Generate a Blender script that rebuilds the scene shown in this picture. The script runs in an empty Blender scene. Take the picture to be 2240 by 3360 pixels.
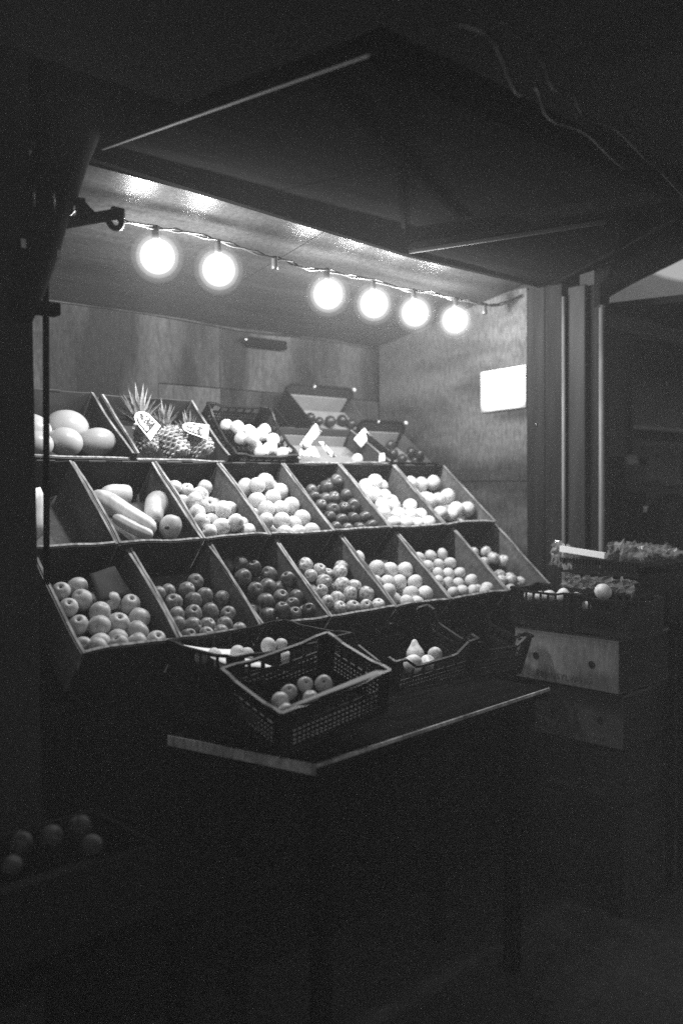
import bpy, bmesh, math, random
from mathutils import Vector, Matrix, Euler
random.seed(7)
R = math.radians
scene = bpy.context.scene
col = scene.collection

SKY, BULB, HAZE, BULB_GLOW, TARP = 0.15, 18.0, 0.02, 4.2, 0.009

# ------------------------------------------------------------------ camera, sky, exposure
cam_d = bpy.data.cameras.new('camera')
cam = bpy.data.objects.new('camera', cam_d); col.objects.link(cam)
CR, CU, CF = Vector((0.726, -0.688, -0.008)), Vector((0.028, 0.018, 0.999)), Vector((0.687, 0.726, -0.032))
CF.normalize(); CR = (CR - CF*CR.dot(CF)).normalized(); CU = CR.cross(CF)
cam.matrix_world = Matrix(((CR.x, CU.x, -CF.x, 0), (CR.y, CU.y, -CF.y, 0), (CR.z, CU.z, -CF.z, 1.55), (0, 0, 0, 1)))
cam_d.sensor_fit = 'VERTICAL'; cam_d.sensor_height = 36.0; cam_d.sensor_width = 24.0
cam_d.lens = 31.38; cam_d.clip_start = 0.05; cam_d.clip_end = 400
cam_d.dof.use_dof = True; cam_d.dof.focus_distance = 2.85; cam_d.dof.aperture_fstop = 1.4
scene.camera = cam

world = bpy.data.worlds.new('World'); scene.world = world; world.use_nodes = True
nt = world.node_tree; nt.nodes.clear()
sky = nt.nodes.new('ShaderNodeTexSky'); sky.sky_type = 'NISHITA'; sky.sun_disc = False
sky.sun_elevation = R(90.0); sky.sun_rotation = R(200)
bw = nt.nodes.new('ShaderNodeRGBToBW'); bg = nt.nodes.new('ShaderNodeBackground'); bg.inputs['Strength'].default_value = SKY
wo = nt.nodes.new('ShaderNodeOutputWorld')
nt.links.new(sky.outputs[0], bw.inputs[0]); nt.links.new(bw.outputs[0], bg.inputs[0]); nt.links.new(bg.outputs[0], wo.inputs[0])

vs = scene.view_settings
scene.display_settings.display_device = 'sRGB'
vs.view_transform = 'Standard'; vs.look = 'None'; vs.exposure = 0.0; vs.gamma = 1.0; vs.use_curve_mapping = False
cy = scene.cycles
cy.max_bounces = 7; cy.diffuse_bounces = 4; cy.glossy_bounces = 3; cy.transmission_bounces = 4; cy.transparent_max_bounces = 24
cy.volume_bounces = 1; cy.sample_clamp_indirect = 2.0; cy.sample_clamp_direct = 60.0
cy.use_denoising = False; cy.use_adaptive_sampling = False
cy.caustics_reflective = False; cy.caustics_refractive = False

# ------------------------------------------------------------------ helpers
def tag(o, label=None, cat=None, group=None, kind=None):
    if label: o['label'] = label
    if cat: o['category'] = cat
    if group: o['group'] = group
    if kind: o['kind'] = kind
    return o

def empty(name, loc=(0, 0, 0), rot=(0, 0, 0)):
    o = bpy.data.objects.new(name, None); o.empty_display_size = .05
    o.location = loc; o.rotation_euler = rot; col.objects.link(o); return o

class MB:
    """collects shapes, builds ONE mesh object"""
    def __init__(self): self.v = []; self.f = []; self.s = []
    def add(self, vs_, fs_, smooth=False):
        n = len(self.v); self.v += [tuple(p) for p in vs_]
        for f in fs_: self.f.append(tuple(i + n for i in f)); self.s.append(smooth)
        return self
    def box(self, x0, x1, y0, y1, z0, z1, M=None):
        p = [Vector((x, y, z)) for x in (x0, x1) for y in (y0, y1) for z in (z0, z1)]
        if M is not None: p = [M @ q for q in p]
        return self.add(p, [(0, 1, 3, 2), (4, 6, 7, 5), (0, 4, 5, 1), (2, 3, 7, 6), (0, 2, 6, 4), (1, 5, 7, 3)])
    def bar(self, a, b, w, h=None, up=(0, 0, 1)):
        a, b = Vector(a), Vector(b); d = (b - a); L = d.length; d.normalize(); up = Vector(up)
        if abs(d.dot(up)) > .98: up = Vector((1, 0, 0))
        s = d.cross(up).normalized(); u = s.cross(d); h = h or w
        M = Matrix(((d.x, s.x, u.x, a.x), (d.y, s.y, u.y, a.y), (d.z, s.z, u.z, a.z), (0, 0, 0, 1)))
        return self.box(0, L, -w/2, w/2, -h/2, h/2, M)
    def tube(self, pts, r, n=8, cap=True):
        pts = [Vector(p) for p in pts]; rings = []; rr = r if hasattr(r, '__len__') else [r]*len(pts)
        base = len(self.v); vs_ = []; prev = None
        for i, p in enumerate(pts):
            t = (pts[min(i+1, len(pts)-1)] - pts[max(i-1, 0)]).normalized()
            if prev is None:
                a = Vector((0, 0, 1)) if abs(t.z) < .9 else Vector((1, 0, 0))
                s = t.cross(a).normalized()
            else: s = (prev - t*prev.dot(t)).normalized()
            prev = s; u = t.cross(s)
            for k in range(n):
                an = 2*math.pi*k/n; vs_.append(p + (s*math.cos(an) + u*math.sin(an))*rr[i])
        fs_ = [(i*n+k, i*n+(k+1) % n, (i+1)*n+(k+1) % n, (i+1)*n+k) for i in range(len(pts)-1) for k in range(n)]
        if cap: fs_ += [tuple(range(n))[::-1], tuple((len(pts)-1)*n+k for k in range(n))]
        return self.add(vs_, fs_, True)
    def lathe(self, prof, n=16, M=None, lob=0, amp=0):
        vs_ = []; 
        for (r, z) in prof:
            for k in range(n):
                a = 2*math.pi*k/n; q = r*(1 + amp*math.cos(lob*a)); p = Vector((q*math.cos(a), q*math.sin(a), z)); vs_.append(M @ p if M is not None else p)
        m = len(prof); fs_ = [(i*n+k, i*n+(k+1) % n, (i+1)*n+(k+1) % n, (i+1)*n+k) for i in range(m-1) for k in range(n)]
        fs_ += [tuple(range(n))[::-1], tuple((m-1)*n+k for k in range(n))]
        return self.add(vs_, fs_, True)
    def grid(self, fn, nu, nv, thick=0, smooth=True):
        P = [[Vector(fn(i/nu, j/nv)) for j in range(nv+1)] for i in range(nu+1)]
        vs_ = [p for r_ in P for p in r_]; w = nv+1
        fs_ = [(i*w+j, (i+1)*w+j, (i+1)*w+j+1, i*w+j+1) for i in range(nu) for j in range(nv)]
        if thick:
            n = len(vs_); nn = []
            for i in range(nu+1):
                for j in range(nv+1):
                    a = P[min(i+1, nu)][j]-P[max(i-1, 0)][j]; b = P[i][min(j+1, nv)]-P[i][max(j-1, 0)]
                    c = a.cross(b); c.normalize(); nn.append(c)
            vs_ = vs_ + [p - q*thick for p, q in zip(vs_, nn)]
            fs_ += [tuple(k+n for k in f[::-1]) for f in fs_]
            bd = [(i, 0) for i in range(nu+1)] + [(nu, j) for j in range(1, nv+1)] + [(i, nv) for i in range(nu-1, -1, -1)] + [(0, j) for j in range(nv-1, 0, -1)]
            ids = [i*w+j for i, j in bd]
            fs_ += [(ids[k], ids[k]+n, ids[(k+1) % len(ids)]+n, ids[(k+1) % len(ids)]) for k in range(len(ids))]
        return self.add(vs_, fs_, smooth)
    def mesh(self, name):
        me = bpy.data.meshes.new(name); me.from_pydata(self.v, [], self.f)
        me.polygons.foreach_set('use_smooth', self.s); me.update()
        bm = bmesh.new(); bm.from_mesh(me); bmesh.ops.recalc_face_normals(bm, faces=bm.faces); bm.to_mesh(me); bm.free()
        return me
    def build(self, name, mat, parent=None, bevel=0, me=None):
        me = me or self.mesh(name)
        if mat: me.materials.append(mat)
        o = bpy.data.objects.new(name, me); col.objects.link(o)
        if parent: o.parent = parent
        if bevel:
            b = o.modifiers.new('edge', 'BEVEL'); b.width = bevel; b.segments = 2; b.limit_method = 'ANGLE'
        return o

def put(name, me, parent=None, M=None):
    o = bpy.data.objects.new(name, me); col.objects.link(o)
    if parent: o.parent = parent
    if M is not None: o.matrix_world = M
    return o

def frame(o, a, b, c):
    return Matrix(((a[0], b[0], c[0], o[0]), (a[1], b[1], c[1], o[1]), (a[2], b[2], c[2], o[2]), (0, 0, 0, 1)))

# ------------------------------------------------------------------ materials (a black and white world: neutral greys)
def grey(v): return (v, v, v, 1)
def mat(name, v, rough=.6, spec=.4, var=.12, scale=8, bump=0, bscale=60, stretch=None, rnd=0, dark=None, coords='Object', metal=0, fac=(.35, .7), detail=4, emit=None, coat=0):
    m = bpy.data.materials.new(name); m.use_nodes = True; t = m.node_tree; N = t.nodes; Lk = t.links
    b = N['Principled BSDF']; b.inputs['Roughness'].default_value = rough; b.inputs['Specular IOR Level'].default_value = spec; b.inputs['Metallic'].default_value = metal
    if coat: b.inputs['Coat Weight'].default_value = coat; b.inputs['Coat Roughness'].default_value = .15
    tc = N.new('ShaderNodeTexCoord'); mp = N.new('ShaderNodeMapping'); Lk.new(tc.outputs[coords], mp.inputs[0])
    if stretch: mp.inputs['Scale'].default_value = stretch
    if rnd:
        oi = N.new('ShaderNodeObjectInfo'); vm = N.new('ShaderNodeVectorMath'); vm.operation = 'SCALE'; vm.inputs[3].default_value = 37
        cx = N.new('ShaderNodeCombineXYZ'); Lk.new(oi.outputs['Random'], cx.inputs[0]); Lk.new(oi.outputs['Random'], cx.inputs[1]); Lk.new(cx.outputs[0], vm.inputs[0]); Lk.new(vm.outputs[0], mp.inputs['Location'])
    nz = N.new('ShaderNodeTexNoise'); nz.inputs['Scale'].default_value = scale; nz.inputs['Detail'].default_value = detail; Lk.new(mp.outputs[0], nz.inputs['Vector'])
    rp = N.new('ShaderNodeValToRGB'); rp.color_ramp.elements[0].position = fac[0]; rp.color_ramp.elements[1].position = fac[1]
    rp.color_ramp.elements[0].color = grey(dark if dark is not None else v*(1-var)); rp.color_ramp.elements[1].color = grey(min(1, v*(1+var)))
    Lk.new(nz.outputs['Fac'], rp.inputs[0]); out = rp.outputs[0]
    if rnd:
        mr = N.new('ShaderNodeMapRange'); mr.inputs[3].default_value = 1-rnd; mr.inputs[4].default_value = 1+rnd; Lk.new(oi.outputs['Random'], mr.inputs[0])
        mx = N.new('ShaderNodeMix'); mx.data_type = 'RGBA'; mx.blend_type = 'MULTIPLY'; mx.inputs[0].default_value = 1
        Lk.new(out, mx.inputs[6]); Lk.new(mr.outputs[0], mx.inputs[7]); out = mx.outputs[2]
    Lk.new(out, b.inputs['Base Color'])
    if bump:
        n2 = N.new('ShaderNodeTexNoise'); n2.inputs['Scale'].default_value = bscale; n2.inputs['Detail'].default_value = 3; Lk.new(mp.outputs[0], n2.inputs['Vector'])
        bp = N.new('ShaderNodeBump'); bp.inputs['Strength'].default_value = bump; bp.inputs['Distance'].default_value = .004; Lk.new(n2.outputs['Fac'], bp.inputs['Height']); Lk.new(bp.outputs[0], b.inputs['Normal'])
    if emit: b.inputs['Emission Color'].default_value = grey(1); b.inputs['Emission Strength'].default_value = emit
    return m
def mottle(m, scale, lo):
    # fine pores and scuffs over the large figure of the wood
    t = m.node_tree; b = t.nodes['Principled BSDF']; src = b.inputs['Base Color'].links[0].from_socket
    tc = t.nodes.new('ShaderNodeTexCoord'); nz = t.nodes.new('ShaderNodeTexNoise'); nz.inputs['Scale'].default_value = scale; nz.inputs['Detail'].default_value = 6; nz.inputs['Roughness'].default_value = .75
    mp = t.nodes.new('ShaderNodeMapping'); mp.inputs['Scale'].default_value = (1, 1, .35); t.links.new(tc.outputs['Object'], mp.inputs[0]); t.links.new(mp.outputs[0], nz.inputs['Vector'])
    mr = t.nodes.new('ShaderNodeMapRange'); mr.inputs[1].default_value = .3; mr.inputs[2].default_value = .7; mr.inputs[3].default_value = lo; mr.inputs[4].default_value = 1.5
    mx = t.nodes.new('ShaderNodeMix'); mx.data_type = 'RGBA'; mx.blend_type = 'MULTIPLY'; mx.inputs[0].default_value = 1
    t.links.new(nz.outputs['Fac'], mr.inputs[0]); t.links.new(src, mx.inputs[6]); t.links.new(mr.outputs[0], mx.inputs[7]); t.links.new(mx.outputs[2], b.inputs['Base Color'])
    return m
M = {}
M['ply'] = mottle(mat('plywood', .058, .75, .08, dark=.016, scale=2.4, stretch=(1.7, 1.7, .33), fac=(.4, .6), bump=.2, bscale=45, rnd=.18, detail=7), 70, .5)
M['plyside'] = mottle(mat('plywood_side', .085, .7, .08, dark=.034, scale=2.0, stretch=(.8, .8, 2.4), fac=(.38, .6), bump=.2, bscale=45, detail=7), 70, .5)
M['ceil'] = mottle(mat('ceiling_board', .026, .27, .2, dark=.012, scale=3, stretch=(.5, 5, 1), fac=(.3, .65), bump=.35, bscale=90), 60, .6)
M['jamb'] = mat('stained_timber', 0.01872, .7, .06, dark=0.009984, scale=4, stretch=(6, 6, .5), bump=.1)
M['dimwall'] = mat('dim_interior_board', 0.187, .8, .1, dark=0.119, scale=3)
M['post'] = mat('painted_post', 0.02983, .6, .12, dark=0.01657, scale=4, stretch=(5, 5, .5), bump=.1)
M['blackwood'] = mat('dark_board', .005, 1, 0, dark=.0035, scale=3, stretch=(1, 6, 1), bump=.15)
M['batten'] = mat('batten_timber', 0.009625, .7, .1, dark=0.0055, scale=6, stretch=(6, 1, 6))
M['tarp'] = mat('dark_tarpaulin', .016, 1, 0, dark=.010, scale=3, bump=.3, bscale=12)
M['card'] = mat('cardboard', 0.0702, .7, .2, dark=0.0468, scale=9, bump=.1, bscale=40, rnd=.12)
M['crate'] = mottle(mat('crate_board', 0.1326, .62, .25, dark=0.0858, scale=7, stretch=(1, 1, 3), bump=.15, bscale=40, rnd=.15), 90, .6)
M['edge'] = mat('raw_board_edge', 0.336, .8, .1, dark=0.16, scale=60, stretch=(1, .3, 1), fac=(.4, .6), rnd=.15)
M['traybed'] = mat('pale_tray_bed', 0.234, .7, .2, scale=8)
M['endgrain'] = mottle(mat('sawn_plank_edge', 0.306, .75, .1, dark=0.136, scale=9, fac=(.35, .6)), 60, .35)  # pale colour standing in for light on the table edges
M['carddark'] = mat('printed_card', 0.0165, .7, .1, dark=0.0099, scale=8)  # dark print; also paints shade on crate boards and cartons
M['traycard'] = mat('grey_tray_board', 0.0351, .7, .1, dark=0.0273, scale=8)
M['pale_post'] = mat('pale_rounded_trim', .16, .5, .3, dark=.1, scale=9, stretch=(3, 3, .6))
M['plastic'] = mat('black_plastic', 0.012, .42, .2, dark=0.009, scale=20, bump=.1, bscale=80)
M['grille'] = mat('scuffed_black_plastic', .02, .5, .12, dark=.012, scale=30)
M['matte'] = mat('matte_black_steel', .012, 1, 0, scale=20)
M['rub'] = mat('black_cable', .03, .4, .5, scale=20)
M['metal'] = mat('dull_metal', .25, .35, .5, scale=20, metal=1)
M['paper'] = mat('white_paper', .85, .7, .2, var=.02, scale=5)
M['table'] = mat('table_plank', .009, 1, 0, dark=.006, scale=5, stretch=(1, 7, 7), bump=.1)
M['asphalt'] = mat('asphalt', 0.02387, .85, .2, dark=0.01591, scale=30, bump=.4, bscale=120)
M['apple'] = mat('pale_apple_skin', 0.4464, .42, .35, dark=0.3456, scale=2.4, fac=(.3, .7), rnd=.16, bump=.05, bscale=30)
M['appledark'] = mat('red_apple_skin', .24, .4, .35, dark=.1, scale=2.0, stretch=(1.4, 1.4, .8), fac=(.35, .62), rnd=.3)
M['applered'] = mat('dark_apple_skin', .14, .38, .4, dark=.04, scale=1.6, fac=(.35, .62), rnd=.4)
M['appledim'] = mat('dim_apple_skin', 0.042, .6, .12, dark=0.018, scale=2, rnd=.3)  # apple skin darkened to paint the shade by the post
M['applespeck'] = mat('speckled_apple_skin', 0.561, .38, .4, dark=0.255, scale=3.2, fac=(.38, .6), rnd=.2, detail=8)
M['orange'] = mat('orange_peel', 0.666, .42, .35, dark=0.594, scale=3, rnd=.1, bump=.35, bscale=26)
M['mandarin'] = mat('mandarin_peel', .62, .42, .35, dark=.52, scale=3, rnd=.12, bump=.35, bscale=26)
M['yellow'] = mat('yellow_peel', 0.7825, .4, .35, dark=0.7303, scale=3, rnd=.06, bump=.2, bscale=26)
M['grapefruit'] = mat('grapefruit_peel', .76, .42, .35, dark=.55, scale=2, rnd=.1, bump=.3, bscale=26)
M['quince'] = mat('quince_skin', 0.6845, .5, .3, dark=0.4278, scale=2.2, fac=(.3, .55), rnd=.12, bump=.15, bscale=8)
M['tomato'] = mat('tomato_skin', .14, .3, .45, dark=.09, scale=2, rnd=.35)
M['plum'] = mat('plum_skin', .03, .35, .4, dark=.02, scale=2, rnd=.2)
M['melon'] = mat('melon_rind', 0.45, .3, .45, dark=0.39, scale=3, bump=.1, bscale=10, rnd=.05)
M['squash'] = mat('squash_rind', 0.612, .4, .35, dark=0.45, scale=6, stretch=(5, 5, .6), fac=(.35, .65), rnd=.08, bump=.1, bscale=20)
M['stem'] = mat('dry_stem', .05, .8, .2, scale=20)
M['pine'] = mat('pineapple_skin', .6, .6, .3, dark=.16, scale=22, fac=(.35, .62))
M['leaf'] = mat('pineapple_leaf', .34, .5, .3, dark=.16, scale=8)
M['canvas'] = mat('pale_canvas', .2, .7, .2, scale=4)
M['coat'] = mat('dark_coat', .02, .8, .2, scale=8, bump=.3, bscale=40)
M['skin'] = mat('skin', .3, .5, .3, scale=8)
M['hair'] = mat('hair', .015, .5, .4, scale=20)
def emitter(name, s):
    m = bpy.data.materials.new(name); m.use_nodes = True; t = m.node_tree; t.nodes.clear()
    e = t.nodes.new('ShaderNodeEmission'); e.inputs[1].default_value = s; o = t.nodes.new('ShaderNodeOutputMaterial'); t.links.new(e.outputs[0], o.inputs[0]); return m
M['glow'] = emitter('lit_bulb_core', 6.0)
def thin_tarp(name, v, tr):
    m = mat(name, v, 1, 0, dark=v*.7, scale=3, bump=.3, bscale=12); t = m.node_tree
    a = t.nodes.new('ShaderNodeBsdfTranslucent'); a.inputs[0].default_value = grey(tr); s = t.nodes.new('ShaderNodeAddShader')
    t.links.new(t.nodes['Principled BSDF'].outputs[0], s.inputs[0]); t.links.new(a.outputs[0], s.inputs[1]); t.links.new(s.outputs[0], t.nodes['Material Output'].inputs[0]); return m
M['thintarp'] = thin_tarp('thin_dark_tarpaulin', .02, TARP)
M['leftpost'] = mat('dark_post_paint', .03, 1, 0, dark=.02, scale=3)
def glow_volume(name, e):
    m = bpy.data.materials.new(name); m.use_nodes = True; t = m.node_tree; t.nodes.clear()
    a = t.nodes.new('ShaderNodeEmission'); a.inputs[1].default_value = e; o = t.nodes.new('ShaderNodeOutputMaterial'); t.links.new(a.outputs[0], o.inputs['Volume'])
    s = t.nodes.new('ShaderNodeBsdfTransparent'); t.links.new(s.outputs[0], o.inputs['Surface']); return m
M['opal'] = glow_volume('opal_bulb_glass', BULB_GLOW); M['opalcore'] = glow_volume('lit_bulb_core', BULB_GLOW*3.4); M['opalthin'] = glow_volume('thin_opal_glass', BULB_GLOW*.3)  # core is the lit bulb; the other two volumes imitate its halo
def film(name):
    m = bpy.data.materials.new(name); m.use_nodes = True; t = m.node_tree; b = t.nodes['Principled BSDF']
    b.inputs['Base Color'].default_value = grey(.8); b.inputs['Roughness'].default_value = .12; b.inputs['Specular IOR Level'].default_value = .6
    tr = t.nodes.new('ShaderNodeBsdfTransparent'); mx = t.nodes.new('ShaderNodeMixShader'); mx.inputs[0].default_value = .2
    b.inputs['Base Color'].default_value = grey(.5); t.links.new(tr.outputs[0], mx.inputs[1]); t.links.new(b.outputs[0], mx.inputs[2]); t.links.new(mx.outputs[0], t.nodes['Material Output'].inputs[0]); return m
M['film'] = film('clear_plastic_bag')
def printed(name, v, ink, scale, lo=.5, coords='Object', stretch=(1, 1, 1)):
    return mat(name, v, .6, .3, dark=ink, scale=scale, fac=(lo-.03, lo+.03), stretch=stretch, detail=3)
M['tagprint'] = printed('pineapple_tag_print', .7, .04, 95, .5)
M['signprint'] = printed('price_sign_writing', .75, .08, 26, .42, stretch=(3, 1, .5))
M['boxprint'] = mottle(mat('printed_fruit_box', 0.2066, .6, .3, dark=0.0918, scale=2.2, stretch=(1, 1, 2.2), fac=(.42, .6), detail=1), 50, .6)
# ------------------------------------------------------------------ ground and night air
g = MB().add([(-20, -20, 0), (20, -20, 0), (20, 20, 0), (-20, 20, 0)], [(0, 1, 2, 3)]).build('ground', M['asphalt'])
tag(g, 'dark asphalt ground in front of the stall', kind='structure')

# ------------------------------------------------------------------ the market kiosk
kiosk = tag(empty('market_kiosk', (2.1, 2.7, 0)), 'plywood-lined fruit kiosk lit by bare bulbs under its open shutters', 'market stall')
def part(mb, name, m, parent=None, bevel=0, label=None):
    """parts are modelled in world metres and then hung on their thing"""
    parent = parent or kiosk
    o = mb.build(name, M[m] if isinstance(m, str) else m, None, bevel)
    bpy_parent(o, parent)
    if label: o['label'] = label
    return o
def wm(o):
    m = o.matrix_basis.copy()
    return wm(o.parent) @ o.matrix_parent_inverse @ m if o.parent else m
def bpy_parent(o, p):
    o.parent = p; o.matrix_parent_inverse = wm(p).inverted()
# back wall of plywood sheets
seams = [(.9, 1.995), (1.999, 2.31), (2.314, 3.30)]
for i, (x0, x1) in enumerate(seams):
    zs = [(0, 2.27)] if i == 0 else [(0, 1.968), (1.972, 2.27)]
    for k, (z0, z1) in enumerate(zs):
        part(MB().box(x0, x1, 3.2 + .003*i + .004*k, 3.22, z0, z1), 'plywood_sheet', 'ply', bevel=.001)
part(MB().box(.9, 3.4, 3.221, 3.26, 0, 2.6), 'wall_frame', 'blackwood')
part(MB().box(3.30, 3.318, 2.298, 3.199, 1.556, 2.40), 'side_sheet', 'plyside', bevel=.001)
part(MB().box(3.303, 3.318, 2.298, 3.199, 0, 1.553), 'side_sheet', 'plyside', bevel=.001)
part(MB().box(.88, .898, 2.2, 3.22, 0, 2.5), 'side_sheet', 'ply')
def slope(y): return 2.425 - (y-2.262)*(2.425-2.245)/(3.2-2.262)
for x0, x1 in ((.9, 2.098), (2.102, 3.30)):
    part(MB().add([(x, y, slope(y)+dz) for dz in (0, .012) for y in (2.262, 3.199) for x in (x0, x1)],
         [(0, 1, 3, 2), (4, 6, 7, 5), (0, 4, 5, 1), (2, 3, 7, 6), (0, 2, 6, 4), (1, 5, 7, 3)]), 'ceiling_board', 'ceil')
part(MB().box(.88, 3.5, 2.2, 3.28, 2.60, 2.64), 'roof_board', 'blackwood')
# fascia, its lower edge a little lower in the middle
fx = [.9, 1.2, 1.76, 2.475, 3.44, 3.62]; fz = [2.440, 2.434, 2.414, 2.388, 2.398, 2.402]
part(MB().add([(x, y, z) for x, z in zip(fx, fz) for (y, z) in ((2.232, z), (2.256, z), (2.256, 2.6), (2.232, 2.6))],
     [(4*i+k, 4*i+(k+1) % 4, 4*i+4+(k+1) % 4, 4*i+4+k) for i in range(5) for k in range(4)] + [(0, 1, 2, 3), (23, 22, 21, 20)]), 'fascia_board', 'blackwood')
# thin pale beading where ceiling meets back wall
part(MB().tube([(x, 3.192, 2.238+.006*math.sin(x*7)+.012*math.exp(-((x-1.6)/.3)**2)) for x in [1.0+.1*i for i in range(24)]], .004, 5), 'ceiling_bead', 'ply')
part(MB().box(2.44, 2.66, 3.165, 3.198, 2.165, 2.205), 'wall_bracket', 'blackwood', bevel=.003)
part(MB().lathe([(.001, -.012), (.011, -.008), (.012, .006), (.001, .012)], 8, Matrix.Translation((2.425, 3.17, 2.19))), 'bracket_knob', 'metal')
# posts and jambs
part(MB().box(.45, .966, 2.11, 2.199, 0, 2.60), 'front_post', 'leftpost', bevel=.004)
part(MB().box(3.296, 3.36, 2.204, 2.296, 0, 2.39), 'jamb_board', 'jamb', bevel=.003)
part(MB().box(3.294, 3.36, 2.118, 2.201, 0, 2.39), 'jamb_board', 'jamb', bevel=.003)
part(MB().tube([(3.292, 2.106, 0), (3.292, 2.106, 2.33)], .009, 8), 'jamb_bead', 'pale_post')
part(MB().box(3.305, 3.40, 2.012, 2.096, 0, 2.37), 'corner_post', 'post', bevel=.006)
part(MB().box(3.335, 3.40, 1.955, 2.010, 0, 2.37), 'corner_post', 'jamb', bevel=.004)
part(MB().tube([(3.305, 1.935, 0), (3.305, 1.935, 2.27)], .012, 10), 'rain_pipe', 'pale_post')
part(MB().lathe([(.001, -.004), (.005, -.003), (.005, .003), (.001, .004)], 8, Matrix.Translation((3.292, 2.245, 1.80)) @ Matrix.Rotation(R(90), 4, 'Y')), 'screw_head', 'metal')
part(MB().box(.97, 3.29, 2.225, 2.245, 0, .93), 'apron_board', 'blackwood')  # added dark board; blacks out the space under the table
# lifted shutters over the aisle
def shutter(x0, x1, za, zb, y1, br, xe=None, bl=0):
    xe = xe or x1
    mb = MB(); n = 4
    s = part(MB().box(x0, x0+.01, 2.22, 2.225, za, za+.005), 'shutter', 'blackwood')
    dz = (za-zb)/(2.225-y1)
    zz = lambda y: za - (2.225-y)*dz
    for k in range(n):
        a, b = k/n + .0015, (k+1)/n - .0015
        o = MB().add([(x, y, zz(y)+h) for h in (.022+.002*(k % 2), .04) for (y, xq) in ((2.225, x1), (y1, xe)) for x in (x0+(xq-x0)*a, x0+(xq-x0)*b)],
            [(0, 1, 3, 2), (4, 6, 7, 5), (0, 4, 5, 1), (2, 3, 7, 6), (0, 2, 6, 4), (1, 5, 7, 3)]).build('plank', M['blackwood'])
        bpy_parent(o, s)
    for x in br:
        o = MB().bar((x, 2.222, zz(2.222)+.012), (x, max(y1, bl), zz(max(y1, bl))+.012), .012, .014).build('batten', M['batten'], bevel=.003); bpy_parent(o, s)
    o = MB().bar((x1-.03, 2.2, zz(2.2)+.012), (x0+.05, y1+.03, zz(y1)+.012), .014, .010, (0, 0, 1)).build('brace', M['blackwood']); bpy_parent(o, s)
    o = MB().bar((x0+.02, 1.36, zz(1.36)+.012), (x0+(x1-x0)*.97, 1.92, zz(1.92)+.012), .02, .010, (0, 0, 1)).build('brace', M['blackwood']); bpy_parent(o, s)
    o = MB().bar((x0+.02, y1+.03, zz(y1)+.008), (xe-.02, y1+.03, zz(y1)+.008), .05, .024).build('end_batten', M['blackwood']); bpy_parent(o, s)
    return s
shutter(1.2, 2.43, 2.452, 2.345, 1.15, (1.216,))
shutter(2.44, 3.36, 2.385, 2.30, 1.15, (2.456,), 2.75, 1.42)

# left side: rolled curtain, pole, hook
cr = tag(empty('rolled_curtain', (1.02, 2.15, 2.0)), 'dark rolled side curtain strapped to the front post of the kiosk', 'curtain')
rp = [(1.15, 2.19, 2.50), (1.09, 2.17, 2.42), (1.045, 2.15, 2.33), (1.01, 2.14, 2.24), (.985, 2.14, 2.14), (.955, 2.14, 2.05), (.93, 2.14, 1.95)]
part(MB().tube(rp, [.05, .065, .07, .066, .062, .056, .04], 12), 'roll', 'tarp', cr)
for (z, x) in ((2.125, .925), (2.115, 1.015)):
    part(MB().box(x-.006, x+.006, 2.064, 2.069, z-.012, z+.012), 'buckle', 'metal', cr, bevel=.002)
for x, z0 in ((.95, 2.215), (1.0, 2.22)):
    part(MB().tube([(x, 2.06, z0), (x+.001, 2.058, z0+.06)], .0025, 5), 'strap', 'metal', cr)
pl = tag(empty('steel_pole', (1.013, 2.15, 1.3)), 'thin black pole hanging upright beside the melon box', 'pole')
part(MB().tube([(1.020, 2.15, 2.12), (1.006, 2.15, 1.30)], .0085, 8), 'shaft', 'matte', pl)
part(MB().box(.96, 1.047, 2.125, 2.165, 1.978, 2.01), 'latch', 'matte', pl, bevel=.004)
part(MB().tube([(1.020, 2.15, 2.12), (1.024, 2.15, 2.15)], .012, 8), 'collar', 'matte', pl)
hk = tag(empty('hook_arm', (1.05, 2.15, 2.2)), 'dark bracket arm with an eye at its tip below the shutter hinge', 'bracket')
part(MB().bar((1.0, 2.15, 2.192), (1.225, 2.15, 2.272), .02, .030), 'arm', 'rub', hk, bevel=.004)
part(MB().tube([(1.216+.019*math.cos(a), 2.15, 2.252+.019*math.sin(a)) for a in [2*math.pi*k/14 for k in range(15)]], .0085, 8, False), 'eye', 'rub', hk)
part(MB().bar((1.12, 2.15, 2.235), (1.115, 2.15, 2.29), .02, .02), 'strut', 'rub', hk)
part(MB().bar((1.115, 2.15, 2.285), (1.16, 2.15, 2.25), .012, .012), 'strut', 'rub', hk)
part(MB().box(1.205, 1.243, 2.142, 2.158, 2.262, 2.29), 'tip', 'rub', hk, bevel=.005)

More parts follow.
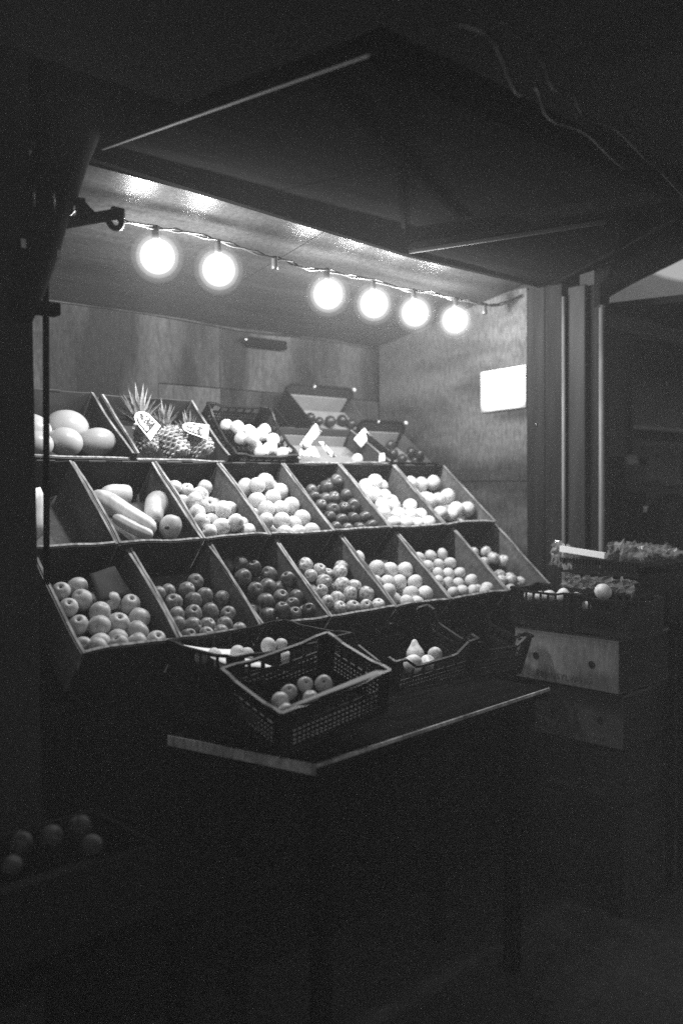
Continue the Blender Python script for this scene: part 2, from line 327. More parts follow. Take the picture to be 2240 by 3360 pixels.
# ------------------------------------------------------------------ string of bulbs
sl = tag(empty('string_light', (2.2, 2.39, 2.3)), 'festoon cable with six lit round bulbs and empty sockets under the kiosk ceiling', 'string light')
cp = [(1.12, 2.3, 2.27), (1.189, 2.36, 2.312), (1.242, 2.38, 2.336), (1.375, 2.385, 2.334), (1.50, 2.385, 2.336), (1.581, 2.385, 2.342), (1.70, 2.385, 2.340), (1.818, 2.385, 2.331), (1.929, 2.385, 2.322), (2.0, 2.385, 2.322), (2.085, 2.385, 2.308), (2.19, 2.385, 2.318), (2.297, 2.385, 2.315), (2.43, 2.385, 2.318), (2.617, 2.385, 2.308), (2.76, 2.385, 2.318), (2.897, 2.385, 2.312), (3.0, 2.385, 2.318), (3.087, 2.385, 2.315), (3.19, 2.37, 2.322), (3.285, 2.33, 2.362), (3.33, 2.28, 2.385)]
def smooth_path(pts, n=6):
    P = [Vector(p) for p in pts]; out = []
    for i in range(len(P)-1):
        a, b, c, d = P[max(i-1, 0)], P[i], P[i+1], P[min(i+2, len(P)-1)]
        for k in range(n):
            t = k/n; out.append(.5*((2*b) + (c-a)*t + (2*a-5*b+4*c-d)*t*t + (3*b-a-3*c+d)*t**3))
    return out + [P[-1]]
sp = smooth_path(cp)
for ph in (0, math.pi):
    part(MB().tube([p + Vector((0, .0042*math.sin(i*.55+ph), .0042*math.cos(i*.55+ph) + .0015*math.sin(i*1.7+ph))) for i, p in enumerate(sp)], .0034, 6), 'cable', 'rub', sl)
sock = MB().lathe([(.009, .012), (.0115, .004), (.0115, -.018), (.0125, -.022), (.0125, -.032), (.010, -.034)], 12).mesh('socket'); sock.materials.append(M['rub'])
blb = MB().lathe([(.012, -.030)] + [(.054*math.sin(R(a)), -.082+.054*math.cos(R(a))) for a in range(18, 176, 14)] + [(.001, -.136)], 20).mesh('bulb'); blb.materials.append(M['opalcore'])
glb = MB().lathe([(.014, -.026)] + [(.066*math.sin(R(a)), -.082+.066*math.cos(R(a))) for a in range(16, 176, 10)] + [(.001, -.148)], 28).mesh('bulb_glass'); glb.materials.append(M['opal'])  # glowing volume that paints the halo around the bulb
shl = MB().lathe([(.014, -.022)] + [(.081*math.sin(R(a)), -.082+.081*math.cos(R(a))) for a in range(16, 176, 10)] + [(.001, -.163)], 28).mesh('bulb_shell'); shl.materials.append(M['opalthin'])  # wider, fainter shell of the same added halo
for x, z, lit in ((1.487, 2.337, 1), (1.718, 2.334, 1), (1.954, 2.322, 0), (2.196, 2.319, 1), (2.431, 2.316, 1), (2.659, 2.311, 1), (2.921, 2.314, 1), (3.113, 2.314, 0)):
    s = bpy.data.objects.new('socket', sock); col.objects.link(s); s.location = (x, 2.388, z-.006); s.rotation_euler = (R(random.uniform(-5, 5)), R(random.uniform(-4, 4)), 0)
    s.parent = sl; s.matrix_parent_inverse = Matrix.Translation(sl.location).inverted()
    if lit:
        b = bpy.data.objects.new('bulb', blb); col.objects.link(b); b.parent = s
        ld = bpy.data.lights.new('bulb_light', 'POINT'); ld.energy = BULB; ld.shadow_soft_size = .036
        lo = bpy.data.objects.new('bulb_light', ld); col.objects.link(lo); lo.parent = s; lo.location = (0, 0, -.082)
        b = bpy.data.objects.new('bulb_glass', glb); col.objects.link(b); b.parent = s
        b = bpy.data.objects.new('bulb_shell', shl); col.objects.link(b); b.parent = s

# paper notice on the side wall
pn = tag(MB().grid(lambda u, v: (3.2955-.004*math.sin(math.pi*u)*v, 2.546-.246*u, 2.054+.009*u-.185*(v)+.02*0-.012*u*v*0), 6, 4, .0012).build('paper_notice', M['paper']),
         'blank white paper sheet pinned to the bright plywood side wall', 'notice')

# ------------------------------------------------------------------ dark canopies overhead and the next stall
def fold(u, v, a=.03): return a*math.sin(9*u+3*v) + .6*a*math.sin(14*v-4*u)
cn = tag(MB().grid(lambda u, v: (-5+9.7*u, .45+5.6*v, 2.98+fold(u, v)), 24, 18, 0).build('overhead_canopy', M['thintarp']), 'dark tarpaulin roof stretched high over the aisle', 'canopy')
vl = tag(MB().grid(lambda u, v: (3.27+1.2*u, 1.95+.03*math.sin(7*u), (2.255+.52*u) + v*(3.3-(2.255+.52*u))), 14, 5, 0).build('hanging_tarp', M['thintarp']), 'dark tarp hanging with a slanted lower edge beside the pale sky gap', 'tarp')
cb = tag(empty('hanging_cable', (1.8, 1.1, 2.3)), 'slack cable looping under the dark canopy above the shutters', 'cable')
lp = [(1.2, .98, 2.33), (1.343, 1.009, 2.36), (1.45, 1.03, 2.30), (1.541, 1.05, 2.345), (1.62, 1.07, 2.31), (1.795, 1.09, 2.33), (1.98, 1.1, 2.30), (2.1, 1.11, 2.345), (2.187, 1.12, 2.35), (2.3, 1.12, 2.32), (2.45, 1.12, 2.28), (2.7, 1.13, 2.30), (3.0, 1.14, 2.36)]
part(MB().tube(smooth_path(lp, 5), .004, 5), 'wire', 'jamb', cb)
part(MB().tube([p + Vector((.08, -.03, .02)) for p in smooth_path(lp, 5)], .003, 5), 'wire', 'jamb', cb)

nb = tag(empty('neighbour_kiosk', (4.4, 2.4, 0)), 'unlit neighbouring kiosk with shelves behind the corner post', 'market stall')
part(MB().box(3.60, 3.935, 2.16, 2.20, 0, 2.24), 'front_panel', 'post', nb, bevel=.003)
part(MB().box(3.928, 3.945, 2.14, 2.21, 0, 2.24), 'edge_trim', 'post', nb, bevel=.003)
part(MB().box(3.6, 14, 3.2, 3.24, 0, 2.35), 'back_wall', 'dimwall', nb)
part(MB().box(3.62, 12, 2.2, 3.2, 2.31, 2.35), 'ceiling_board', 'blackwood', nb)
part(MB().box(3.95, 9, 2.36, 3.0, 1.825, 1.845), 'shelf', 'pale_post', nb)
part(MB().box(3.95, 9, 2.36, 3.0, 1.50, 1.52), 'shelf', 'batten', nb)
part(MB().box(3.6, 6.4, 2.12, 2.16, 2.245, 2.33), 'fascia_board', 'canvas', nb)
part(MB().box(3.95, 9, 2.1, 2.3, 0, .95), 'counter', 'jamb', nb)
sh = part(MB().grid(lambda u, v: (3.56+2.8*u, 2.11-1.0*v, 2.31-.02*u-.045*v+.01*math.sin(8*u)), 10, 6, .012), 'awning', 'tarp', nb)
bpy_parent(MB().bar((3.56, 2.11, 2.315), (3.56, 1.11, 2.27), .03, .03).build('awning_rail', M['batten']), sh)
def lump(name, label, cat, loc, s, m, group=None, seed=0):
    rr = random.Random(seed); k = [rr.uniform(0, 6) for _ in range(4)]
    def fn(u, v):
        a = 2*math.pi*u; b = math.pi*v
        q = 1 + .12*math.sin(3*a+k[0])*math.sin(b) + .1*math.sin(5*b+k[1]) + .06*math.sin(7*a+4*b+k[2])
        return (loc[0]+s[0]*q*math.sin(b)*math.cos(a), loc[1]+s[1]*q*math.sin(b)*math.sin(a), loc[2]+s[2]*q*math.cos(b))
    return tag(MB().grid(fn, 18, 10).build(name, M[m]), label, cat, group)
lump('produce_sack', 'pale lumpy sack on the upper shelf of the dark neighbouring kiosk', 'sack', (4.08, 2.5, 1.90), (.09, .1, .075), 'card', seed=1)
lump('produce_sack', 'bigger lumpy sack at the frame edge on the upper neighbouring shelf', 'sack', (4.38, 2.5, 1.92), (.13, .1, .09), 'jamb', seed=2)
lump('produce_bag', 'small crumpled bag on the lower shelf of the neighbouring kiosk', 'bag', (4.12, 2.45, 1.585), (.07, .07, .075), 'card', seed=3)

# ------------------------------------------------------------------ stepped rack that carries the display crates
rk = tag(empty('display_rack', (2.1, 2.4, 0)), 'dark stepped timber rack carrying the tilted rows of produce', 'rack')
def row_pt(Y, Z, t, v, w): return (Y + v*math.cos(t) + w*math.sin(t), Z + v*math.sin(t) - w*math.cos(t))
for (Y, Z) in ((2.10, 1.12), (2.365, 1.376), (2.68, 1.655)):
    for v in (.03, .34):
        y, z = row_pt(Y, Z, R(41), v, .172)
        part(MB().box(1.0, 3.2, y-.02, y+.02, z-.03, z+.004), 'rail', 'blackwood', rk)
for x in (1.02, 1.66, 2.25, 2.86, 3.18):
    part(MB().box(x-.02, x+.02, 2.40, 2.44, 0, 1.0), 'leg', 'blackwood', rk)
    part(MB().box(x-.02, x+.02, 3.10, 3.14, 0, 1.55), 'leg', 'blackwood', rk)
    part(MB().bar((x, 2.24, .985), (x, 3.12, 1.72), .03, .05), 'stringer', 'blackwood', rk)

ft = tag(empty('far_tent', (9, 5.2, 0)), 'pale canvas roof of a tent showing in the gap beyond the kiosks', 'tent')  # added canvas that keeps the bright sky out of the gap
part(MB().grid(lambda u, v: (4.2+12*u, 5.2+2.2*v, 2.1+3.0*v+.05*math.sin(20*u)), 24, 4, .01), 'canvas_roof', 'canvas', ft)
part(MB().box(4.2, 16, 5.25, 5.29, 0, 2.09), 'wall', 'blackwood', ft)
part(MB().box(4.2, 4.26, 5.3, 7.4, 0, 2.1), 'end_wall', 'blackwood', ft)
# ------------------------------------------------------------------ display crates
def bowed(mb, A, U, V, Nn, nu, nv, th, bow, edge, seed):
    """a board from A spanned by U (long) and V (from the rim down), thickness along Nn, gently bent"""
    rr = random.Random(seed); k1, k2 = rr.uniform(0, 6), rr.uniform(0, 6)
    A, U, V, Nn = Vector(A), Vector(U), Vector(V), Vector(Nn)
    def fn(u, v):
        b = bow*math.sin(math.pi*u)*(1-v) ; e = edge*(math.sin(5*u+k1)+.6*math.sin(11*u+k2))*(1-v)
        return A + U*u + V*v + Nn*b + V.normalized()*e
    return mb.grid(fn, nu, nv, th, False)
def display_crate(o, t, W, L, D, m, label, group, name='display_crate', seed=0, cut=0, bow=.007, back_h=1.0, fd=None):
    rr = random.Random(seed)
    root = tag(empty(name), label, 'crate', group)
    root.matrix_world = frame(o, (1, 0, 0), (0, math.cos(t), math.sin(t)), (0, -math.sin(t), math.cos(t)))
    th = .006; fd = D if fd is None else fd
    def pt(nm, *a): 
        mb = MB(); bowed(mb, *a); x = mb.build(nm, M[m], root); return x
    MB().box(.003, W-.003, .003, L-.003, -D, -D+th).build('base', M[m], root)
    pt('side_panel', (.003, .002, 0), (0, L-.004, 0), (0, 0, -D), (1, 0, 0), 8, 2, -th, rr.uniform(-bow, bow), .0018, seed*7+1)
    pt('side_panel', (W-.003, .002, 0), (0, L-.004, 0), (0, 0, -D), (1, 0, 0), 8, 2, th, rr.uniform(-bow, bow), .0018, seed*7+2)
    md = M['carddark'] if m == 'crate' else M[m]  # front and back boards coloured dark to paint in their shade
    def pt(nm, *a):
        mb = MB(); bowed(mb, *a); return mb.build(nm, md, root)
    pt('front_panel', (.01, .003, -(D-fd)), (W-.02, 0, 0), (0, 0, -fd), (0, 1, 0), 8, 2, th, rr.uniform(-.002, bow), .003, seed*7+3)
    pt('back_panel', (.01, L-.003, 0), (W-.02, 0, 0), (0, 0, -D), (0, 1, 0), 8, 2, -th, rr.uniform(-bow, .002), .002, seed*7+4)
    for x in list(root.children):
        if x.name.startswith('side_panel') or x.name.startswith('front_panel'):
            # raw board edge made paler, painting the light its rim catches; follows the bend
            top = [v.co for v in x.data.vertices if v.index % 3 == 0][:9]
            dx = Vector((th*.5, 0, 0)) if x.name.startswith('side_panel') else Vector((0, th*.5, 0))
            if x.name.startswith('side_panel') and top[0].x > W*.5: dx = -dx
            mbx = MB()
            for p_, q_ in zip(top[:-1], top[1:]): mbx.bar(p_ + dx + Vector((0, 0, .0008)), q_ + dx + Vector((0, 0, .0008)), th+.0016, .0036, (0, 0, 1))
            mbx.build('board_edge', M['edge'], x)
    for u in (.3, .7):   # bent paper tabs on the back rim
        MB().box(W*u-.03, W*u+.03, L-.004, L+.001, -.003, .0025).build('staple_tab', M['card'], root)
    return root
T41 = R(41)
S3 = [1.075, 1.369, 1.661, 1.937, 2.245, 2.537, 2.885, 3.19]
S2 = [1.05, 1.332, 1.633, 1.903, 2.202, 2.500, 2.825, 3.164]
words_ = ['first', 'second', 'third', 'fourth', 'fifth', 'sixth', 'seventh']
hold3 = ['large pale apples', 'mid-toned apples', 'dark glossy apples', 'speckled pale apples', 'pale oranges', 'small mandarins', 'a few small pale pears']
hold2 = ['holding only a pale paper bag', 'butternut squashes', 'blemished quinces', 'big pale oranges', 'dark shiny tomatoes', 'very pale yellow citrus', 'grapefruits']
for i in range(7):
    display_crate((S3[i], 2.10, 1.12), T41, S3[i+1]-S3[i], .385, .15, 'crate', 'tilted crate of %s in the lower row' % hold3[i], 'crates of the lower row', seed=i+1)
    display_crate((S2[i], 2.365, 1.376), T41, S2[i+1]-S2[i], .385, .15, 'crate', 'tilted crate %s in the upper row' % (hold2[i] if i == 0 else 'of '+hold2[i]), 'crates of the upper row', seed=i+21)
# cardboard boxes along the top
display_crate((1.06, 2.68, 1.655), R(39), .516, .365, .14, 'card', 'cardboard box of large melons on the top shelf', 'boxes on the top shelf', 'melon_box', 41, fd=.12)
display_crate((1.585, 2.68, 1.655), R(42), .392, .33, .14, 'card', 'cardboard box of pineapples on the top shelf', 'boxes on the top shelf', 'pineapple_box', 42, fd=.11)
display_crate((2.31, 2.68, 1.645), R(30), .53, .29, .09, 'card', 'open tray with price signs and a single round fruit', 'boxes on the top shelf', 'fruit_tray', 43, fd=.075)
trayf = [o for o in col.objects if o.name.startswith('fruit_tray')][0]
MB().box(.012, .518, .012, .278, -.083, -.078).build('tray_bed', M['traybed'], trayf)
MB().box(.02, .50, .277, .281, -.078, -.03).build('back_liner', M['traybed'], trayf)
def round_tray(o, t, W, L, D, label, seed):
    """tray whose back board has rounded top corners and a dark rim"""
    root = tag(empty('fruit_tray'), label, 'tray', 'boxes on the top shelf')
    root.matrix_world = frame(o, (1, 0, 0), (0, math.cos(t), math.sin(t)), (0, -math.sin(t), math.cos(t)))
    rc = .07; out = [(.0, -D), (W, -D)] + [(W-rc+rc*math.cos(a), -rc+.05+rc*math.sin(a)) for a in [math.pi/2*k/6 for k in range(7)]] + [(rc*.5-rc*.5*math.sin(a), -rc*.5+.05+rc*.5*math.cos(a)) for a in [math.pi/2*k/4 for k in range(5)]]
    n = len(out)
    bk = MB().add([(x, L, z) for x, z in out] + [(x, L+.006, z) for x, z in out], [tuple(range(n)), tuple(range(n, 2*n))[::-1]] + [(k, (k+1) % n, (k+1) % n + n, k+n) for k in range(n)]).build('back_panel', M['traycard'], root)
    rim = out[2:]
    MB().tube([(x, L+.002, z+.002) for x, z in rim], .0055, 6).build('rim_strip', M['carddark'], bk)
    for k in (3, 8): MB().box(W*.12*k-.004, W*.12*k+.004, L-.006, L+.009, .045, .055).build('clip', M['paper'], bk)
    MB().box(0, W, 0, L, -D, -D+.005).build('base', M['card'], root)
    MB().box(.01, W-.01, .01, L-.01, -D+.0055, -D+.009).build('tray_bed', M['traybed'], root)
    MB().box(0, .006, 0, L-.001, -D+.005, .02).build('side_panel', M['carddark'], root)
    MB().add([(W-.006, 0, -D+.005), (W-.006, L-.001, -D+.005), (W-.006, L-.001, -.01), (W-.006, 0, -D+.05), (W, 0, -D+.005), (W, L-.001, -D+.005), (W, L-.001, -.01), (W, 0, -D+.05)],
             [(0, 1, 2, 3), (7, 6, 5, 4), (0, 4, 5, 1), (1, 5, 6, 2), (2, 6, 7, 3), (3, 7, 4, 0)]).build('side_panel', M['card'], root)
    MB().box(.007, W-.007, 0, .006, -D+.005, -.012).build('front_panel', M['carddark'], root)
    MB().box(.03, W-.04, L-.008, L-.001, -D+.006, -.004).build('liner', M['traybed'], root)
    return root
round_tray((2.59, 2.93, 1.80), R(42), .43, .24, .09, 'dark-sided tray with rounded back board and four dark plums, topmost on the shelf', 1)
round_tray((2.85, 2.68, 1.65), R(32), .32, .27, .09, 'rounded tray of dark plums beside the plywood side wall', 2)

# ------------------------------------------------------------------ plastic crates
def wave(u, h): 
    e = min(u, 1-u); return h*(1 - min(1, max(0, (e-.12)/.14)))**1.0 if e > .12 else h
def plastic_crate(mtx, W, L, D, label, group, cat='plastic crate', ears=.02, nb_=None):
    """ventilated crate: local x along W, y along L, rim at z 0, base at -D; ears: how far the corners stand above the sides"""
    root = tag(empty('plastic_crate'), label, cat, group); root.matrix_world = mtx
    P = M['plastic']; t = .006
    for sx in (0, 1):
        for sy in (0, 1):
            x, y = sx*W, sy*L; dx, dy = (1 if sx == 0 else -1), (1 if sy == 0 else -1)
            MB().box(min(x, x+dx*.035), max(x, x+dx*.035), min(y, y+dy*t), max(y, y+dy*t), -D, ears).box(min(x, x+dx*t), max(x, x+dx*t), min(y+dy*t, y+dy*.035), max(y+dy*t, y+dy*.035), -D, ears).build('corner_post', P, root, .0012)
    def rim(a, b, nm='rim'):
        a, b = Vector(a), Vector(b); pts = [a.lerp(b, k/16) + Vector((0, 0, wave(k/16, ears)-.003)) for k in range(17)]
        mb = MB()
        for p, q in zip(pts[:-1], pts[1:]): mb.bar(p, q, .009, .008)
        mb.build(nm, P, root)
    rim((0, 0, 0), (W, 0, 0)); rim((0, L, 0), (W, L, 0)); rim((0, 0, 0), (0, L, 0)); rim((W, 0, 0), (W, L, 0))
    def lattice(a, b, nrm):
        a, b = Vector(a), Vector(b); d = (b-a); n = max(6, int(d.length/.0125)); mb = MB(); top = -.045 if D > .1 else -.03
        for k in range(1, n): mb.bar(a.lerp(b, k/n) + Vector((0, 0, top)), a.lerp(b, k/n) + Vector((0, 0, -D+.02)), .004, .003, nrm)
        m_ = max(3, int((D-.05)/.014))
        for k in range(m_+1):
            z = top + (-D+.02-top)*k/m_; mb.bar(a+Vector((0, 0, z)), b+Vector((0, 0, z)), .003, .004 if 0 < k < m_ else .010, (0, 0, 1))
        for k in range(1, 6): mb.bar(a.lerp(b, k/6) + Vector((0, 0, -.006)), a.lerp(b, k/6) + Vector((0, 0, top)), .008, .004, nrm)
        mb.bar(a+Vector((0, 0, -D+.01)), b+Vector((0, 0, -D+.01)), .005, .02)
        mb.build('side_grille', M['grille'], root)
    e = .036; h = t/2
    lattice((e, h, 0), (W-e, h, 0), (0, 1, 0)); lattice((e, L-h, 0), (W-e, L-h, 0), (0, 1, 0)); lattice((h, e, 0), (h, L-e, 0), (1, 0, 0)); lattice((W-h, e, 0), (W-h, L-e, 0), (1, 0, 0))
    mb = MB()
    for k in range(1, int(W/.022)): mb.box(k*.022-.006, k*.022+.006, .008, L-.008, -D, -D+.004)
    for k in range(1, int(L/.03)): mb.box(.008, W-.008, k*.03-.004, k*.03+.004, -D+.0045, -D+.007)
    mb.build('base', M['matte'], root)
    return root
def pose(o, yaw, tx, ty):
    a = Vector((math.cos(yaw)*math.cos(tx), math.sin(yaw)*math.cos(tx), math.sin(tx)))
    b = Vector((-math.sin(yaw)*math.cos(ty), math.cos(yaw)*math.cos(ty), math.sin(ty)))
    b = (b - a*a.dot(b)).normalized(); c = a.cross(b); return frame(o, a, b, c)
pg = 'black plastic crates on the trestle table'
pose_B = pose((1.273, 1.548, 1.027), -.087, .162, .27)
pose_C = pose((2.019, 1.903, .958), -.135, .095, .345)
plastic_crate(pose_B, .333, .25, .115, 'black crate tilted over the table corner holding five small apples', pg, ears=.006)
plastic_crate(pose((1.33, 1.80, 1.112), 0.03, .02, .03), .42, .29, .195, 'tall lattice-sided black crate lined with pale paper behind the tilted crate', pg, ears=.006)
plastic_crate(pose_C, .36, .26, .12, 'black crate with curved rim holding four pears', pg, ears=.04)
plastic_crate(pose((2.386, 1.884, .975), 0, -.05, .30), .34, .25, .12, 'empty black crate with raised corners between the pears and the printed box', pg, ears=.035)
plastic_crate(pose((2.772, 1.742, 1.143), 0, 0, .02), .185, .262, .13, 'black crate of pale fruit on the stacked boxes', 'crates on the stacked boxes', ears=.008)
plastic_crate(pose((2.772, 1.49, 1.138), 0, 0, .02), .19, .248, .125, 'shallow black crate holding one large round fruit', 'crates on the stacked boxes', ears=.008)
plastic_crate(frame((1.985, 2.665, 1.655), (1, 0, 0), (0, math.cos(R(48)), math.sin(R(48))), (0, -math.sin(R(48)), math.cos(R(48)))), .30, .27, .10, 'black mesh crate of pale lemons on the top shelf', 'boxes on the top shelf', ears=.012)
# paper liners and cards in and on the crates
def sheet(name, pts, label, cat, m='paper', th=.0012, wob=.003, seed=1):
    a, b, c, d = [Vector(p) for p in pts]; rr = random.Random(seed); k = rr.uniform(0, 6); n = (b-a).cross(d-a).normalized()
    return tag(MB().grid(lambda u, v: a.lerp(b, u).lerp(d.lerp(c, u), v) + n*wob*(math.sin(5*u+k)*math.cos(4*v+k)), 6, 6, th).build(name, M[m]), label, cat)
def inb(Mx, p): return tuple(Mx @ Vector(p))
sheet('paper_liner', [inb(pose_B, p) for p in ((.045, .003, .006), (.322, .003, .006), (.322, .044, -.012), (.045, .044, -.016))], 'pale card liner along the front edge inside the tilted black crate', 'liner', 'traybed')
sheet('paper_liner', [inb(pose((1.33, 1.80, 1.112), .03, .02, .03), p) for p in ((.012, .02, -.02), (.012, .27, -.006), (.20, .27, -.05), (.20, .02, -.075))], 'white paper lining the tall lattice crate under its fruit', 'liner', 'paper', wob=.006)
cardM = pose_B
cl = MB().box(-.0052, -.004, .085, .16, -.075, -.045).build('card_label', M['card'], None); cl.matrix_world = pose_B
tag(cl, 'grey card tag fixed to the end of the tilted black crate', 'label')
sheet('card_liner', [(1.225, 2.340, 1.298), (1.315, 2.362, 1.312), (1.33, 2.29, 1.235), (1.215, 2.28, 1.22)], 'dark card slip behind the large pale apples', 'liner', 'traycard')

# ------------------------------------------------------------------ trestle table and stacked boxes
tb = tag(empty('trestle_table', (1.85, 1.8, 0)), 'low plank table in front of the display carrying black crates', 'table')
tv = [(1.36, 1.53), (2.395, 1.583), (2.38, 1.83), (1.305, 1.755)]; tv2 = [(1.303, 1.760), (2.38, 1.835), (2.37, 2.02), (1.25, 1.98)]
for q in (tv, tv2):
    part(MB().add([(x, y, z) for z in (.874, .9) for x, y in q], [(0, 3, 2, 1), (4, 5, 6, 7)] + [(k, (k+1) % 4, (k+1) % 4+4, k+4) for k in range(4)]), 'plank', 'table', tb, bevel=.003)
for x, y in ((1.45, 1.62), (2.3, 1.66), (1.40, 1.9), (2.28, 1.95)):
    part(MB().box(x-.02, x+.02, y-.02, y+.02, 0, .873), 'leg', 'blackwood', tb)
part(MB().add([(x, y, z) for z in (.874, .9005) for x, y in ((1.358, 1.529), (1.362, 1.531), (1.251, 1.981), (1.247, 1.980))], [(0, 3, 2, 1), (4, 5, 6, 7)] + [(k, (k+1) % 4, (k+1) % 4+4, k+4) for k in range(4)]), 'end_strip', 'endgrain', tb)  # pale strip painting the lit end of the planks
part(MB().add([(x, y, z) for z in (.8915, .9005) for x, y in ((1.360, 1.5285), (2.395, 1.5815), (2.395, 1.588), (1.362, 1.535))], [(0, 3, 2, 1), (4, 5, 6, 7)] + [(k, (k+1) % 4, (k+1) % 4+4, k+4) for k in range(4)]), 'front_strip', 'endgrain', tb)  # painted highlight along the front edge
part(MB().bar((1.42, 1.62, .84), (2.32, 1.665, .84), .02, .05), 'apron', 'blackwood', tb)

def fruit_box(x, y, z, w, l, h, yaw, label, m='boxprint'):
    """printed carton; local x to the right, y back"""
    r_ = tag(empty('carton', (x, y, z), (0, 0, yaw)), label, 'carton', 'cartons stacked at the table end')
    MB().box(0, w, 0, l, 0, h-.002).build('body', M[m], r_, .003)
    MB().box(-.0025, w*.55, -.0025, l+.0025, h-.001, h+.0035).build('lid_flap', M['card'] if m == 'boxprint' else M[m], r_, .001)
    MB().box(w*.56, w+.0025, -.0025, l+.0025, h-.001, h+.0035).build('lid_flap', M['card'] if m == 'boxprint' else M[m], r_, .001)
    disc = MB().add([(-.0015, .013*math.cos(a), .013*math.sin(a)) for a in [2*math.pi*k/14 for k in range(14)]] + [(.001, .013*math.cos(a), .013*math.sin(a)) for a in [2*math.pi*k/14 for k in range(14)]], [tuple(range(14))] + [(k, (k+1) % 14, (k+1) % 14+14, k+14) for k in range(14)]).mesh('air_hole'); disc.materials.append(M['carddark'])
    for yy in (.24, .78):
        o = bpy.data.objects.new('air_hole', disc); col.objects.link(o); o.parent = r_; o.location = (0, l*yy, h*.48)
    MB().box(.004, w-.004, -.0012, .001, .004, h-.006).build('end_panel', M['carddark'], r_)  # end face coloured dark, painting in its shade
    for k in range(3): MB().box(-.0014, .001, l*.84, l*.965, h*(.66+.09*k), h*(.70+.09*k)).build('print_bar', M['carddark'], r_)
    fc = bpy.data.curves.new('lettering', 'FONT'); fc.body = 'PENNSYLVANIA'; fc.size = .03; fc.align_x = 'CENTER'; fc.extrude = .0004; fc.space_character = 1.15
    tmp = bpy.data.objects.new('tmp_text', fc); col.objects.link(tmp); dg = bpy.context.evaluated_depsgraph_get()
    me = bpy.data.meshes.new_from_object(tmp.evaluated_get(dg)); bpy.data.objects.remove(tmp); bpy.data.curves.remove(fc)
    me.materials.clear(); me.materials.append(M['card'])
    o = bpy.data.objects.new('lettering', me); col.objects.link(o); o.parent = r_
    o.matrix_local = Matrix(((0, 0, -1, -.0012), (-1, 0, 0, l*.5), (0, 1, 0, h*.10), (0, 0, 0, 1)))
    return r_
fruit_box(2.785, 1.565, .815, .36, .43, .188, 0, 'pale printed carton with two air holes beside the table end')
fruit_box(2.86, 1.59, .60, .30, .36, .19, .03, 'dim printed carton set back under the pale one at the table end', 'card')  # lower cartons get darker colours, painting the shade down the stack
fruit_box(2.87, 1.60, .395, .30, .36, .19, -.02, 'dark carton, third down in the stack at the table end', 'carddark')
fruit_box(2.86, 1.59, .19, .30, .36, .19, .01, 'dark carton just above the ground-level one at the table end', 'carddark')
fruit_box(2.86, 1.59, 0, .30, .36, .186, 0, 'dark bottom carton standing on the ground at the table end', 'carddark')
st2 = tag(empty('side_stand', (3.2, 1.75, 0)), 'dark low stand beside the stacked cartons', 'stand')
part(MB().box(3.155, 3.285, 1.55, 1.93, .97, 1.0), 'top_board', 'blackwood', st2)
for x in (3.17, 3.27):
    for y in (1.57, 1.9): part(MB().box(x-.012, x+.012, y-.012, y+.012, 0, .97), 'leg', 'blackwood', st2)

# wrapped tray and loose plastic beyond the cartons
wt = tag(empty('wrapped_tray', (3.15, 1.75, 1.13)), 'lattice tray with a white edge wrapped in clear plastic', 'tray')
part(MB().box(2.99, 3.4, 1.60, 1.93, 1.235, 1.255), 'base', 'plastic', wt)
part(MB().bar((2.985, 1.925, 1.291), (2.980, 1.73, 1.274), .012, .022), 'white_edge', 'paper', wt)
mb = MB()
for k in range(24):
    y = 1.61+k*.0135; mb.box(2.982, 2.988, y, y+.007, 1.215, 1.255)
mb.build('side_grille', M['plastic']); bpy_parent(bpy.data.objects['side_grille.%03d' % 0] if False else [o for o in col.objects if o.name.startswith('side_grille') and o.parent is None][0], wt)
part(MB().box(2.982, 2.99, 1.60, 1.93, 1.20, 1.216), 'bottom_rail', 'plastic', wt)
part(MB().box(3.0, 3.38, 1.62, 1.9, 1.125, 1.20), 'under_tray', 'carddark', wt)
def crumple(name, label, fn0, amp, seed, nu=26, nv=14):
    rr = random.Random(seed); G = [[Vector((rr.gauss(0, 1), rr.gauss(0, 1), rr.gauss(0, 1)))*amp for _ in range(nv+1)] for _ in range(nu+1)]
    def fn(u, v):
        i, j = int(round(u*nu)), int(round(v*nv)); return Vector(fn0(u, v)) + G[i][j]
    return tag(MB().grid(fn, nu, nv, 0, False).build(name, M['film']), label, 'plastic bag')
crumple('plastic_bag', 'clear crumpled bag arching over the end of the wrapped tray', lambda u, v: (2.98+.10*u, 1.97-.10*v, 1.20+.12*math.sin(math.pi*min(1, u*.9+.08))*(1-.4*v)), .006, 3)
crumple('plastic_bag', 'long crumpled clear bag lying across the wrapped tray', lambda u, v: (2.99+.40*u, 1.66-.10*u+.10*v, 1.262+.055*math.sin(math.pi*v)*(.5+.5*math.sin(1+3*u))), .009, 5, 34, 12)
crumple('plastic_bag', 'loose clear film hanging under the wrapped tray edge', lambda u, v: (2.972-.01*v, 1.90-.3*u, 1.195-.05*v), .006, 8, 24, 8)

